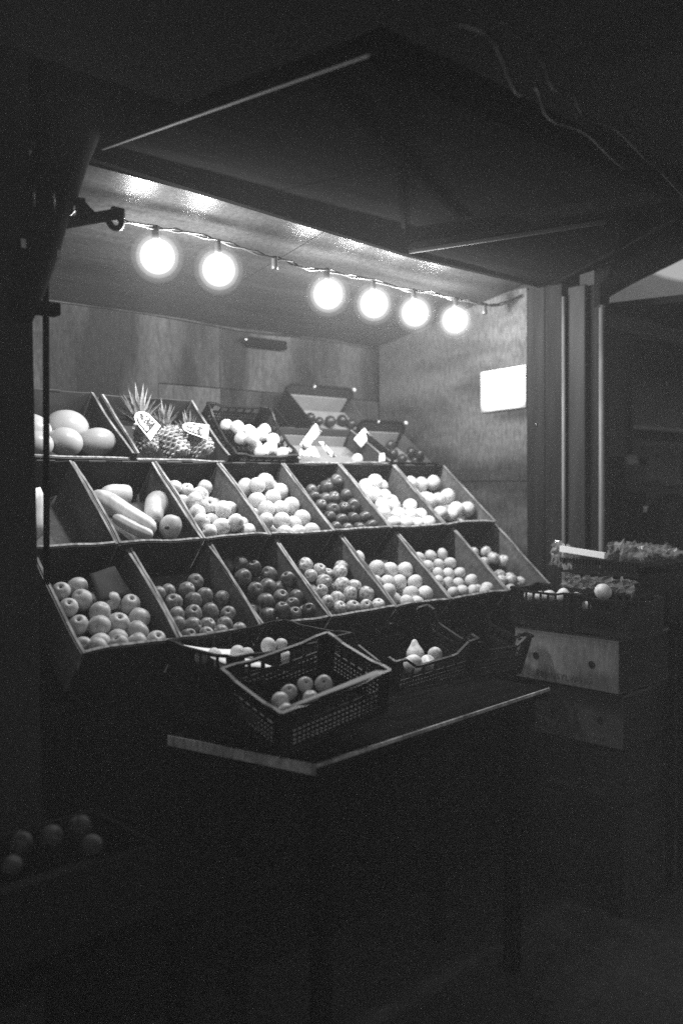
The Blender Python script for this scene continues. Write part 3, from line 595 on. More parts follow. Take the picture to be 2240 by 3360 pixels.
# goods on the neighbour's front ledge
ng = tag(empty('ledge_stand', (3.8, 2.0, 0)), 'stepped ledge in front of the unlit kiosk', 'stand')
part(MB().box(3.60, 3.885, 1.98, 2.12, 1.500, 1.552), 'ledge', 'post', ng, bevel=.003)
part(MB().box(3.62, 3.86, 2.03, 2.12, 0, 1.499), 'support', 'blackwood', ng)
bx = tag(empty('open_box', (3.62, 2.0, 1.553)), 'small black box of shiny packets on the neighbouring ledge', 'box')
part(MB().box(3.61, 3.845, 2.0, 2.006, 1.554, 1.62).box(3.61, 3.845, 2.094, 2.10, 1.554, 1.67).box(3.61, 3.616, 2.007, 2.093, 1.554, 1.66).box(3.839, 3.845, 2.007, 2.093, 1.554, 1.66).box(3.617, 3.838, 2.007, 2.093, 1.554, 1.56), 'shell', 'plastic', bx)
tag(lump('shiny_packet', 'crumpled shiny packet poking out of the small black box', 'packet', (3.73, 2.04, 1.640), (.045, .03, .03), 'traybed', seed=5))
tag(lump('shiny_packet', 'flatter shiny packet low in the small black box', 'packet', (3.65, 2.03, 1.595), (.04, .02, .022), 'canvas', seed=6))
tr = tag(empty('rimmed_tray', (3.75, 1.95, 1.3)), 'dark tray with a bent white rim below the neighbouring ledge', 'tray')
part(MB().bar((3.71, 1.96, 1.425), (3.83, 1.96, 1.420), .012, .026).bar((3.83, 1.96, 1.428), (3.88, 1.94, 1.355), .012, .018), 'rim', 'paper', tr)
part(MB().box(3.66, 3.90, 1.965, 1.97, 1.25, 1.41).box(3.66, 3.90, 1.9, 1.964, 1.25, 1.256), 'tray_body', 'plastic', tr)
tag(lump('small_fruit', 'single pale fruit in the dark white-rimmed tray', 'fruit', (3.745, 1.93, 1.322), (.02, .02, .026), 'canvas', seed=9))
# fruit centres and radii (metres), crate by crate; last value: eye turned to the aisle
FRUIT = {
 '31': [(1.146,2.355,1.254,0.0270,1), (1.198,2.364,1.259,0.0300,0), (1.136,2.296,1.214,0.0270,1), (1.188,2.317,1.229,0.0310,0), (1.134,2.234,1.173,0.0280,1), (1.214,2.266,1.195,0.0310,0), (1.272,2.304,1.218,0.0270,0), (1.318,2.280,1.206,0.0300,1), (1.317,2.229,1.170,0.0310,0), (1.248,2.223,1.165,0.0310,1), (1.187,2.221,1.165,0.0310,0), (1.287,2.188,1.142,0.0310,0), (1.223,2.184,1.127,0.0300,0), (1.167,2.178,1.125,0.0300,0), (1.115,2.178,1.127,0.0250,0), (1.318,2.147,1.117,0.0290,1), (1.258,2.143,1.119,0.0280,0), (1.200,2.136,1.126,0.0270,1), (1.136,2.136,1.126,0.0260,0), (1.232,2.381,1.217,0.0310,2), (1.286,2.397,1.230,0.0290,2), (1.161,2.298,1.158,0.0290,2), (1.261,2.282,1.158,0.0290,2), (1.149,2.236,1.109,0.0290,2), (1.287,2.204,1.088,0.0270,2), (1.328,2.342,1.182,0.0300,2)],
 '32': [(1.428,2.307,1.225,0.0230,0), (1.469,2.315,1.229,0.0220,0), (1.582,2.340,1.247,0.0260,0), (1.533,2.312,1.228,0.0260,0), (1.458,2.269,1.199,0.0270,1), (1.577,2.282,1.207,0.0270,0), (1.526,2.269,1.199,0.0270,0), (1.632,2.266,1.197,0.0240,0), (1.440,2.228,1.169,0.0240,0), (1.494,2.223,1.167,0.0260,1), (1.555,2.222,1.167,0.0260,0), (1.611,2.207,1.156,0.0240,1), (1.419,2.193,1.148,0.0240,0), (1.463,2.180,1.137,0.0260,0), (1.512,2.177,1.134,0.0250,0), (1.569,2.170,1.130,0.0250,0), (1.422,2.143,1.115,0.0250,1), (1.484,2.142,1.115,0.0240,0), (1.535,2.141,1.117,0.0240,0), (1.605,2.145,1.114,0.0230,0), (1.572,2.254,1.133,0.0240,2), (1.599,2.303,1.169,0.0250,2), (1.556,2.373,1.223,0.0230,2), (1.407,2.363,1.223,0.0260,2), (1.617,2.198,1.097,0.0250,2), (1.486,2.351,1.207,0.0260,2), (1.459,2.224,1.119,0.0240,2)],
 '33': [(1.789,2.379,1.287,0.0260,0), (1.835,2.370,1.269,0.0270,1), (1.768,2.337,1.247,0.0280,0), (1.875,2.335,1.246,0.0290,0), (1.750,2.403,1.282,0.0240,0), (1.892,2.306,1.199,0.0270,0), (1.774,2.281,1.209,0.0260,0), (1.831,2.289,1.215,0.0260,0), (1.907,2.275,1.232,0.0250,1), (1.775,2.230,1.176,0.0290,0), (1.850,2.244,1.179,0.0270,1), (1.905,2.230,1.175,0.0270,0), (1.860,2.201,1.161,0.0240,0), (1.791,2.167,1.151,0.0260,1), (1.839,2.168,1.132,0.0260,1), (1.891,2.154,1.143,0.0250,1), (1.908,2.195,1.131,0.0250,0), (1.763,2.202,1.135,0.0250,0), (1.744,2.262,1.142,0.0240,2), (1.882,2.412,1.239,0.0250,2), (1.853,2.372,1.219,0.0250,2), (1.697,2.349,1.214,0.0270,2), (1.799,2.201,1.102,0.0270,2), (1.880,2.186,1.085,0.0260,2), (1.813,2.415,1.255,0.0260,2)],
 '34': [(2.055,2.362,1.264,0.0290,0), (2.098,2.331,1.245,0.0250,1), (2.139,2.335,1.225,0.0240,1), (2.204,2.335,1.246,0.0290,0), (2.042,2.316,1.232,0.0240,0), (2.072,2.283,1.211,0.0280,0), (2.160,2.293,1.238,0.0280,0), (2.029,2.245,1.185,0.0240,1), (2.142,2.265,1.196,0.0280,0), (2.191,2.251,1.189,0.0260,0), (2.137,2.219,1.168,0.0280,0), (2.064,2.207,1.159,0.0260,0), (2.212,2.210,1.161,0.0290,0), (2.042,2.171,1.135,0.0230,1), (2.098,2.164,1.130,0.0260,1), (2.159,2.162,1.129,0.0240,1), (2.214,2.157,1.125,0.0270,1), (2.014,2.199,1.153,0.0230,0), (2.124,2.213,1.106,0.0250,2), (1.970,2.309,1.186,0.0250,2), (2.180,2.367,1.214,0.0240,2), (2.038,2.306,1.173,0.0270,2), (1.977,2.255,1.147,0.0260,2), (2.063,2.251,1.136,0.0240,2), (2.153,2.319,1.177,0.0270,2)],
 '35': [(2.326,2.374,1.273,0.0290,0), (2.370,2.316,1.233,0.0320,0), (2.426,2.302,1.224,0.0300,0), (2.502,2.295,1.219,0.0310,0), (2.354,2.246,1.186,0.0300,0), (2.414,2.243,1.184,0.0310,0), (2.491,2.235,1.178,0.0290,0), (2.302,2.259,1.194,0.0270,0), (2.323,2.191,1.129,0.0310,0), (2.415,2.187,1.145,0.0310,0), (2.484,2.179,1.140,0.0290,0), (2.287,2.178,1.168,0.0270,0), (2.338,2.138,1.125,0.0280,0), (2.397,2.143,1.118,0.0260,0), (2.279,2.228,1.154,0.0290,0), (2.457,2.234,1.128,0.0290,2), (2.411,2.380,1.222,0.0280,2), (2.478,2.388,1.230,0.0270,2), (2.383,2.232,1.116,0.0280,2), (2.309,2.334,1.185,0.0270,2), (2.451,2.191,1.083,0.0290,2), (2.459,2.289,1.163,0.0290,2)],
 '36': [(2.637,2.344,1.252,0.0260,0), (2.716,2.352,1.257,0.0270,0), (2.789,2.353,1.258,0.0270,0), (2.643,2.303,1.224,0.0240,0), (2.710,2.304,1.225,0.0240,0), (2.779,2.305,1.226,0.0250,0), (2.657,2.263,1.197,0.0250,0), (2.708,2.254,1.191,0.0250,0), (2.776,2.254,1.191,0.0250,0), (2.612,2.225,1.171,0.0240,0), (2.656,2.213,1.163,0.0250,0), (2.710,2.206,1.157,0.0250,0), (2.796,2.212,1.163,0.0260,0), (2.632,2.168,1.132,0.0240,0), (2.689,2.169,1.134,0.0260,0), (2.763,2.177,1.124,0.0280,0), (2.839,2.165,1.130,0.0270,0), (2.787,2.135,1.125,0.0250,0), (2.850,2.223,1.117,0.0260,2), (2.602,2.281,1.166,0.0260,2), (2.614,2.237,1.126,0.0250,2), (2.572,2.332,1.196,0.0250,2), (2.665,2.213,1.117,0.0230,2), (2.608,2.191,1.099,0.0240,2), (2.757,2.361,1.209,0.0260,2)],
 '37': [(2.983,2.349,1.255,0.0250,0), (3.073,2.349,1.252,0.0250,0), (3.068,2.308,1.229,0.0260,0), (3.109,2.286,1.216,0.0260,0), (2.982,2.291,1.216,0.0250,0), (3.018,2.183,1.145,0.0280,0), (3.069,2.172,1.135,0.0250,0), (2.962,2.143,1.116,0.0260,0), (2.973,2.195,1.149,0.0230,0), (2.952,2.237,1.129,0.0250,2), (2.938,2.279,1.162,0.0260,2), (2.940,2.327,1.197,0.0260,2), (3.070,2.276,1.155,0.0260,2), (3.113,2.170,1.091,0.0230,2), (3.142,2.348,1.215,0.0260,2), (3.112,2.254,1.143,0.0240,2)],
 '23': [(1.838,2.651,1.537,0.0280,0), (1.791,2.611,1.513,0.0300,0), (1.739,2.568,1.496,0.0260,0), (1.803,2.571,1.476,0.0280,1), (1.721,2.530,1.453,0.0280,0), (1.827,2.526,1.461,0.0300,0), (1.872,2.551,1.466,0.0260,0), (1.711,2.488,1.428,0.0260,0), (1.777,2.468,1.406,0.0290,0), (1.827,2.456,1.420,0.0280,0), (1.871,2.480,1.410,0.0270,1), (1.711,2.443,1.396,0.0240,0), (1.867,2.434,1.389,0.0260,0), (1.761,2.649,1.530,0.0250,1), (1.717,2.657,1.542,0.0250,0), (1.712,2.606,1.490,0.0250,0), (1.794,2.544,1.424,0.0260,2), (1.782,2.446,1.355,0.0280,2), (1.741,2.595,1.440,0.0280,2), (1.788,2.654,1.480,0.0250,2), (1.709,2.441,1.347,0.0260,2), (1.868,2.641,1.477,0.0250,2), (1.859,2.534,1.401,0.0270,2)],
 '24': [(2.038,2.678,1.540,0.0340,0), (2.166,2.686,1.538,0.0320,0), (2.116,2.655,1.557,0.0340,0), (2.037,2.605,1.489,0.0330,0), (2.103,2.595,1.498,0.0330,0), (2.165,2.627,1.520,0.0330,0), (2.026,2.536,1.458,0.0320,0), (2.088,2.533,1.457,0.0320,0), (2.154,2.549,1.467,0.0330,0), (2.151,2.484,1.423,0.0330,0), (2.028,2.453,1.418,0.0320,0), (2.087,2.457,1.404,0.0310,0), (1.995,2.501,1.419,0.0300,0), (2.141,2.421,1.380,0.0310,0), (2.011,2.415,1.376,0.0300,0), (2.068,2.411,1.375,0.0300,0), (2.048,2.618,1.545,0.0310,0), (1.998,2.585,1.431,0.0330,2), (1.985,2.666,1.497,0.0300,2), (2.138,2.482,1.360,0.0320,2), (2.145,2.539,1.391,0.0330,2), (2.054,2.524,1.378,0.0330,2), (2.000,2.457,1.338,0.0300,2), (1.943,2.572,1.416,0.0300,2)],
 '25': [(2.429,2.701,1.530,0.0250,0), (2.468,2.683,1.548,0.0270,0), (2.428,2.652,1.537,0.0290,0), (2.469,2.636,1.563,0.0260,0), (2.334,2.636,1.526,0.0240,0), (2.310,2.594,1.498,0.0240,0), (2.359,2.585,1.491,0.0250,0), (2.427,2.610,1.492,0.0290,0), (2.468,2.578,1.503,0.0280,0), (2.305,2.550,1.467,0.0240,0), (2.340,2.522,1.450,0.0270,0), (2.412,2.533,1.456,0.0250,0), (2.466,2.538,1.460,0.0290,0), (2.292,2.487,1.424,0.0250,0), (2.331,2.463,1.410,0.0270,0), (2.401,2.469,1.413,0.0270,0), (2.469,2.473,1.416,0.0260,0), (2.269,2.428,1.385,0.0240,0), (2.316,2.418,1.378,0.0260,0), (2.387,2.421,1.381,0.0250,0), (2.457,2.428,1.385,0.0260,0), (2.271,2.604,1.451,0.0240,2), (2.429,2.585,1.442,0.0240,2), (2.265,2.694,1.509,0.0260,2), (2.305,2.486,1.377,0.0240,2), (2.385,2.642,1.484,0.0250,2), (2.322,2.625,1.466,0.0240,2), (2.372,2.502,1.382,0.0240,2)],
 '26': [(2.671,2.691,1.530,0.0340,0), (2.695,2.640,1.556,0.0320,0), (2.638,2.641,1.539,0.0300,0), (2.748,2.658,1.536,0.0310,0), (2.636,2.587,1.501,0.0320,0), (2.696,2.589,1.493,0.0320,0), (2.595,2.626,1.507,0.0290,0), (2.627,2.533,1.457,0.0320,0), (2.689,2.531,1.455,0.0310,0), (2.788,2.527,1.453,0.0320,0), (2.591,2.491,1.428,0.0310,0), (2.667,2.480,1.420,0.0320,0), (2.731,2.473,1.416,0.0320,0), (2.790,2.472,1.414,0.0300,0), (2.592,2.436,1.391,0.0300,0), (2.658,2.429,1.386,0.0320,0), (2.716,2.422,1.381,0.0310,0), (2.786,2.424,1.384,0.0300,0), (2.603,2.500,1.366,0.0320,2), (2.689,2.474,1.362,0.0300,2), (2.785,2.629,1.471,0.0300,2), (2.541,2.475,1.367,0.0320,2), (2.768,2.570,1.415,0.0310,2), (2.571,2.608,1.459,0.0310,2), (2.662,2.646,1.482,0.0330,2)],
 '27': [(2.949,2.672,1.550,0.0320,0), (3.011,2.660,1.543,0.0350,0), (3.100,2.670,1.549,0.0370,0), (2.944,2.557,1.473,0.0350,0), (3.092,2.579,1.488,0.0380,0), (3.009,2.560,1.474,0.0350,0), (2.928,2.480,1.417,0.0350,0), (3.056,2.498,1.432,0.0360,0), (3.124,2.493,1.430,0.0360,0), (2.987,2.463,1.412,0.0310,0), (3.033,2.468,1.360,0.0340,2), (2.960,2.645,1.473,0.0320,2), (2.887,2.631,1.470,0.0330,2), (2.944,2.460,1.335,0.0350,2), (2.880,2.558,1.415,0.0360,2), (3.022,2.652,1.480,0.0340,2), (3.072,2.562,1.417,0.0360,2)],
 'l': [(2.113,2.821,1.772,0.0280,0), (2.168,2.820,1.757,0.0290,0), (2.221,2.811,1.747,0.0280,0), (2.256,2.777,1.725,0.0290,0), (2.164,2.772,1.694,0.0290,0), (2.111,2.796,1.726,0.0280,0), (2.200,2.730,1.686,0.0300,0), (2.247,2.713,1.669,0.0260,0), (2.128,2.747,1.725,0.0280,0), (2.145,2.714,1.670,0.0280,0), (2.092,2.865,1.782,0.0250,0), (2.260,2.835,1.769,0.0260,0)],
 'd': [(2.721,3.078,1.853,0.0240,0), (2.744,3.045,1.834,0.0220,0), (2.819,3.051,1.838,0.0270,0), (2.911,3.067,1.848,0.0280,0), (2.950,3.042,1.833,0.0240,0)],
 'f': [(2.738,2.793,1.652,0.0290,0)],
 'g': [(3.099,2.932,1.730,0.0270,0), (3.031,2.853,1.684,0.0270,0), (3.040,2.804,1.661,0.0250,0), (3.131,2.829,1.694,0.0260,0), (3.142,2.787,1.684,0.0230,0), (3.144,2.815,1.656,0.0210,0)],
}
# ------------------------------------------------------------------ fruit
def warp(mb, seed, k=.05):
    rr = random.Random(seed); a = [Vector((rr.gauss(0, 1), rr.gauss(0, 1), rr.gauss(0, 1)))*1.1 for _ in range(4)]; ph = [rr.uniform(0, 6) for _ in range(4)]
    mb.v = [tuple(Vector(p)*(1 + k*sum(math.sin(Vector(p).dot(q)*1.6 + f_) for q, f_ in zip(a, ph))/2)) for p in mb.v]
    return mb
def apple_mesh(name, m, sq=.92, dim=.38, n=16, lob=0, amp=0):
    pr = [(.012, sq-dim), (.09, sq-dim*.72), (.2, sq-.08), (.36, sq), (.56, sq*.95), (.78, sq*.74), (.93, sq*.42), (1.0, .06), (.96, -.3*sq), (.84, -.6*sq), (.64, -.83*sq), (.42, -.95*sq), (.24, -.96*sq), (.1, -.86*sq), (.012, -.82*sq)]
    out = []
    for sd in (1, 2, 3, 4): me = warp(MB().lathe(pr, n, None, lob, amp), sd).mesh(name); me.materials.append(M[m]); out.append(me)
    return out
def ball_mesh(name, m, sq=.95, n=16):
    pr = [(.01, sq)] + [(math.sin(R(a)), sq*math.cos(R(a))) for a in range(14, 180, 14)] + [(.01, -sq)]
    out = []
    for sd in (5, 6, 7, 8): me = warp(MB().lathe(pr, n), sd, .035).mesh(name); me.materials.append(M[m]); out.append(me)
    return out
def pear_mesh(name, m):
    pr = [(.02, 1.28), (.12, 1.26), (.26, 1.14), (.36, .95), (.46, .7), (.62, .45), (.84, .18), (.98, -.12), (1.0, -.36), (.9, -.64), (.66, -.86), (.36, -.93), (.14, -.88), (.02, -.84)]
    me = MB().lathe(pr, 16, None, 3, .02).mesh(name); me.materials.append(M[m]); return me
def lemon_mesh(name, m):
    pr = [(.02, 1.28), (.12, 1.22), (.22, 1.08), (.5, .92), (.8, .58), (.97, .2), (1, 0), (.97, -.2), (.8, -.58), (.5, -.92), (.22, -1.08), (.1, -1.16), (.02, -1.18)]
    me = MB().lathe(pr, 14).mesh(name); me.materials.append(M[m]); return me
FM = {'dim': apple_mesh('apple_body', 'appledim'), 'pale': apple_mesh('apple_body', 'apple'), 'dark': apple_mesh('apple_body', 'appledark'), 'red': apple_mesh('apple_body', 'applered', .96, .34, 16, 5, .02), 'speck': apple_mesh('apple_body', 'applespeck', .86),
      'orange': ball_mesh('orange_body', 'orange'), 'mandarin': ball_mesh('mandarin_body', 'mandarin', .86), 'yellow': ball_mesh('citrus_body', 'yellow'), 'grapefruit': ball_mesh('grapefruit_body', 'grapefruit', .92),
      'quince': apple_mesh('quince_body', 'quince', 1.02, .25, 18, 5, .035), 'tomato': apple_mesh('tomato_body', 'tomato', .82, .12, 18, 6, .012), 'plum': ball_mesh('plum_body', 'plum', .96), 'pear': pear_mesh('pear_body', 'quince'), 'lemon': lemon_mesh('lemon_body', 'yellow')}
cal = MB().lathe([(.012, .07), (.27, .05), (.24, -.03), (.012, -.06)], 8, None, 4, .3).mesh('calyx'); cal.materials.append(M['stem'])
stm = MB().tube([(0, 0, -.1), (.02, 0, .1), (.07, .02, .36)], [.035, .03, .045], 6).mesh('stem'); stm.materials.append(M['stem'])
btn = MB().lathe([(.01, .03), (.09, .015), (.1, -.02), (.01, -.03)], 7).mesh('stem_button'); btn.materials.append(M['stem'])
str_ = MB().add([p for k in range(5) for p in ((.06*math.cos(k*1.257-.5), .06*math.sin(k*1.257-.5), .0), (.06*math.cos(k*1.257+.5), .06*math.sin(k*1.257+.5), .0), (.42*math.cos(k*1.257), .42*math.sin(k*1.257), .05))] + [(0, 0, .04)], [(3*k, 3*k+1, 3*k+2) for k in range(5)] + [(3*k, 15, 3*k+1) for k in range(5)]).mesh('green_star'); str_.materials.append(M['stem'])
EYE = {'pale': [('calyx', cal, .66, 1), ('stem', stm, .0, -1)], 'dark': [('calyx', cal, .66, 1)], 'red': [('calyx', cal, .69, 1)], 'speck': [('calyx', cal, .61, 1)], 'quince': [('calyx', cal, .83, 1)],
       'orange': [('stem_button', btn, .94, 1)], 'mandarin': [('stem_button', btn, .85, 1)], 'yellow': [('stem_button', btn, .94, 1)], 'grapefruit': [('stem_button', btn, .91, 1)], 'tomato': [('green_star', str_, .73, 1)], 'plum': [('stem_button', btn, .95, 1)], 'pear': [('stem', stm, 1.28, 1)], 'lemon': []}
EYE['dim'] = [('calyx', cal, .62, 1)]
EYE['pale'] = [('calyx', cal, .66, 1)]
CAMP = Vector((0, 0, 1.55))
def fruit(kind, name, x, y, z, r, flag, label, cat, group, axis=None, parts=True):
    me = FM[kind] if not isinstance(FM[kind], list) else random.choice(FM[kind]); p = Vector((x, y, z)); tocam = (CAMP - p).normalized()
    if axis is not None: ax = Vector(axis).normalized()
    elif flag: ax = (tocam*.55 + Vector((0, 0, .55)) + Vector((random.gauss(0, .22), random.gauss(0, .22), random.gauss(0, .15)))).normalized()
    else:
        for _ in range(40):
            ax = Vector((random.gauss(0, 1), random.gauss(0, 1), random.gauss(0, 1))).normalized()
            if ax.dot(tocam) < -.1 and ax.dot((0, 0, 1)) < .7: break
    q = ax.to_track_quat('Z', 'Y').to_matrix().to_4x4() @ Matrix.Rotation(random.uniform(0, 6.28), 4, 'Z')
    s = Matrix.Diagonal((r*random.uniform(.95, 1.05), r*random.uniform(.95, 1.05), r*random.uniform(.92, 1.06), 1))
    o = bpy.data.objects.new(name, me); col.objects.link(o); o.matrix_world = Matrix.Translation(p) @ q @ s
    tag(o, label, cat, group)
    if parts:
        for nm, m_, h, sg in EYE[kind]:
            c = bpy.data.objects.new(nm, m_); col.objects.link(c); c.parent = o; c.location = (0, 0, h*sg)
    return o
SPEC = {   # look, name, what it is called, category, which crate, group
 '31': ('pale', 'apple', 'large pale apple', 'apple', 'first lower crate', 'large pale apples in the first lower crate'),
 '32': ('dark', 'apple', 'mid-toned apple', 'apple', 'second lower crate', 'mid-toned apples in the second lower crate'),
 '33': ('red', 'apple', 'dark apple', 'apple', 'third lower crate', 'dark apples in the third lower crate'),
 '34': ('speck', 'apple', 'speckled apple', 'apple', 'fourth lower crate', 'speckled apples in the fourth lower crate'),
 '35': ('orange', 'orange', 'pale orange', 'orange', 'fifth lower crate', 'oranges in the fifth lower crate'),
 '36': ('mandarin', 'mandarin', 'small mandarin', 'mandarin', 'sixth lower crate', 'mandarins in the sixth lower crate'),
 '37': ('speck', 'apple', 'small pale apple', 'apple', 'last lower crate', 'small apples in the last lower crate'),
 '23': ('quince', 'quince', 'blemished quince', 'quince', 'third upper crate', 'quinces in the third upper crate'),
 '24': ('orange', 'orange', 'big orange', 'orange', 'fourth upper crate', 'oranges in the fourth upper crate'),
 '25': ('tomato', 'tomato', 'dark shiny tomato', 'tomato', 'fifth upper crate', 'tomatoes in the fifth upper crate'),
 '26': ('yellow', 'citrus', 'very pale citrus', 'citrus', 'sixth upper crate', 'pale citrus in the sixth upper crate'),
 '27': ('grapefruit', 'grapefruit', 'grapefruit', 'grapefruit', 'last upper crate', 'grapefruits in the last upper crate'),
 'l': ('lemon', 'lemon', 'bright lemon', 'lemon', 'black mesh crate', 'lemons in the mesh crate'),
 'd': ('plum', 'plum', 'dark plum', 'plum', 'topmost rounded tray', 'plums in the topmost tray'),
 'f': ('mandarin', 'mandarin', 'single round fruit', 'fruit', 'tray with the price signs', None),
 'g': ('plum', 'plum', 'dark plum', 'plum', 'rounded tray by the side wall', 'plums in the tray by the side wall'),
}
ORD = ['first', 'second', 'third', 'fourth', 'fifth', 'sixth', 'seventh', 'eighth', 'ninth', 'tenth', 'eleventh', 'twelfth']
LINE = ['front line', 'second line', 'third line', 'fourth line', 'fifth line', 'sixth line']
for key, rows in FRUIT.items():
    k, nm, what, cat, where, grp = SPEC[key]
    top = [r_ for r_ in rows if r_[4] < 2]; low = [r_ for r_ in rows if r_[4] == 2]
    top.sort(key=lambda q: q[1]); nl = max(1, round(len(top)/4)); lab = {}
    if len(top) < 7 or key == 'l' and False: nl = 1
    for b in range(nl):
        seg = sorted(top[b*len(top)//nl:(b+1)*len(top)//nl], key=lambda q: q[0])
        for i, q in enumerate(seg):
            lab[q] = 'single round fruit left in the tray with the price signs' if key == 'f' else ('%s, %s from the pole side, in the %s' % (what, ORD[i], where) if nl == 1 else '%s, %s from the pole side, %s of the %s' % (what, ORD[i], LINE[b], where))
    for i, q in enumerate(sorted(low, key=lambda q: q[0])): lab[q] = 'half-buried %s, %s from the pole side, deep in the %s' % (what.replace('blemished ', '').replace('dark shiny ', '').replace('large pale ', 'pale ').replace('small pale ', 'pale '), ORD[i], where)
    for q in rows:
        fruit(k, nm, q[0], q[1], q[2], q[3], q[4] == 1, lab[q], cat, grp)
# single fruit on the table, in the side crates and low in the dark
for i, (x, y, z, r, fl) in enumerate(((1.38, 1.664, 1.005, .020, 0), (1.411, 1.668, 1.018, .019, 1), (1.459, 1.664, 1.03, .0195, 1), (1.500, 1.640, 1.03, .0215, 1), (1.438, 1.620, 1.008, .019, 0), (1.36, 1.62, .99, .019, 0))):
    fruit('pale', 'apple', x-.002, y+.014, z+.016, r*1.08, fl, 'small apple, %s from the table corner, in the tilted black crate' % ORD[[2, 3, 5, 6, 4, 1][i]-1], 'apple', 'small apples in the tilted crate')
for i, (x, y, z, r) in enumerate(((1.464, 1.967, 1.075, .022), (1.557, 1.946, 1.085, .0235), (1.635, 1.985, 1.075, .018), (1.515, 1.99, 1.062, .02), (1.425, 2.02, 1.068, .02), (1.60, 1.93, 1.05, .02), (1.385, 1.93, 1.06, .021), (1.375, 1.85, 1.05, .021), (1.42, 1.88, 1.045, .021), (1.37, 2.0, 1.07, .02))):
    fruit('orange', 'orange', x, y, z+.012, r, 0, 'pale round fruit, %s counted from the pole side, in the tall lattice crate' % ORD[[5, 8, 10, 7, 4, 9, 3, 2, 6, 1][i]-1 if i < 10 else 0], 'fruit', 'fruit in the lattice crate')
pear_lab = ['upright pear at the back of the curved-rim crate', 'round front pear in the curved-rim crate', 'pear lying over another in the curved-rim crate', 'pear half under the leaning one in the curved-rim crate']
for i, (x, y, z, r, ax) in enumerate(((2.278, 2.046, .965, .027, (.1, .15, 1)), (2.199, 1.991, .942, .029, (.3, 1, .1)), (2.315, 1.985, .962, .022, (.8, .4, .3)), (2.250, 1.963, .94, .023, (-.5, -.6, .1)))):
    fruit('pear', 'pear', x, y, z+.006, r*1.2, 0, pear_lab[i], 'pear', 'pears in the curved-rim crate', ax)
for i, (x, y, z, r) in enumerate(((2.815, 1.859, 1.128, .0225), (2.835, 1.815, 1.135, .0245), (2.84, 1.768, 1.125, .021), (2.82, 1.905, 1.122, .020), (2.875, 1.85, 1.12, .022), (2.88, 1.79, 1.12, .022), (2.815, 1.95, 1.12, .021), (2.87, 1.91, 1.118, .021), (2.83, 1.72, 1.10, .02))):
    fruit('orange', 'orange', x, y, z, r, 0, 'pale round fruit, %s from the table side, in the small crate on the cartons' % ORD[i], 'fruit', 'fruit in the carton-top crate')
fruit('grapefruit', 'grapefruit', 2.865, 1.672, 1.155, .0305, 0, 'lone large round fruit in the shallow black crate', 'fruit', None)
lc = tag(empty('low_crate', (.83, 1.75, .7)), 'dark low crate of apples standing in the gloom by the post', 'crate')
part(MB().box(.66, 1.0, 1.63, 1.637, .70, .79).box(.66, 1.0, 1.88, 1.887, .70, .80).box(.66, .667, 1.638, 1.879, .70, .79).box(.993, 1.0, 1.638, 1.879, .70, .79).box(.668, .992, 1.638, 1.879, .70, .706), 'shell', 'matte', lc)
part(MB().box(.66, 1.0, 1.63, 1.887, .64, .699), 'base', 'matte', lc)
lt = tag(empty('low_bench', (.85, 1.8, 0)), 'dark low bench under the apple crate by the post', 'bench')
part(MB().box(.5, 1.08, 1.58, 2.05, .60, .638), 'top_board', 'blackwood', lt)
for x in (.54, 1.04):
    for y in (1.62, 2.0): part(MB().box(x-.02, x+.02, y-.02, y+.02, 0, .599), 'leg', 'blackwood', lt)
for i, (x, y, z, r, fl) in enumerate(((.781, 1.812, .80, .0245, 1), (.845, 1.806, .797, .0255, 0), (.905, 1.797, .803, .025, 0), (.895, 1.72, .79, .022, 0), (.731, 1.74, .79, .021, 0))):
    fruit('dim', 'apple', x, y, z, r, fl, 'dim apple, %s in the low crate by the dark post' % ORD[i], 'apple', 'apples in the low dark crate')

# melons
for (x, y, z, a, b, lab) in ((1.30, 2.885, 1.735, .075, .058, 'melon half hidden behind the thin pole'), (1.446, 2.915, 1.748, .078, .066, 'largest melon at the back of the melon box'), (1.385, 2.80, 1.695, .058, .050, 'melon in front of the largest one'), (1.515, 2.825, 1.70, .064, .050, 'melon against the end panel of its box'), (1.20, 2.85, 1.70, .07, .058, 'melon behind the kiosk front post'), (1.28, 2.79, 1.685, .055, .045, 'small melon low beside the thin pole')):
    root = tag(empty('melon', (x, y, z), (R(random.uniform(-25, 25)), R(random.uniform(60, 110)), R(random.uniform(-30, 30)))), lab, 'melon', 'melons in the top box')
    MB().lathe([(.01*a, a)] + [(b*math.sin(R(q)), a*math.cos(R(q))) for q in range(10, 180, 10)] + [(.01*a, -a)], 24, None, 9, .004).build('rind', M['melon'], root)
    MB().lathe([(.001, a+.003), (.007, a+.002), (.009, a-.003), (.001, a-.004)], 8).build('stem_scar', M['stem'], root)

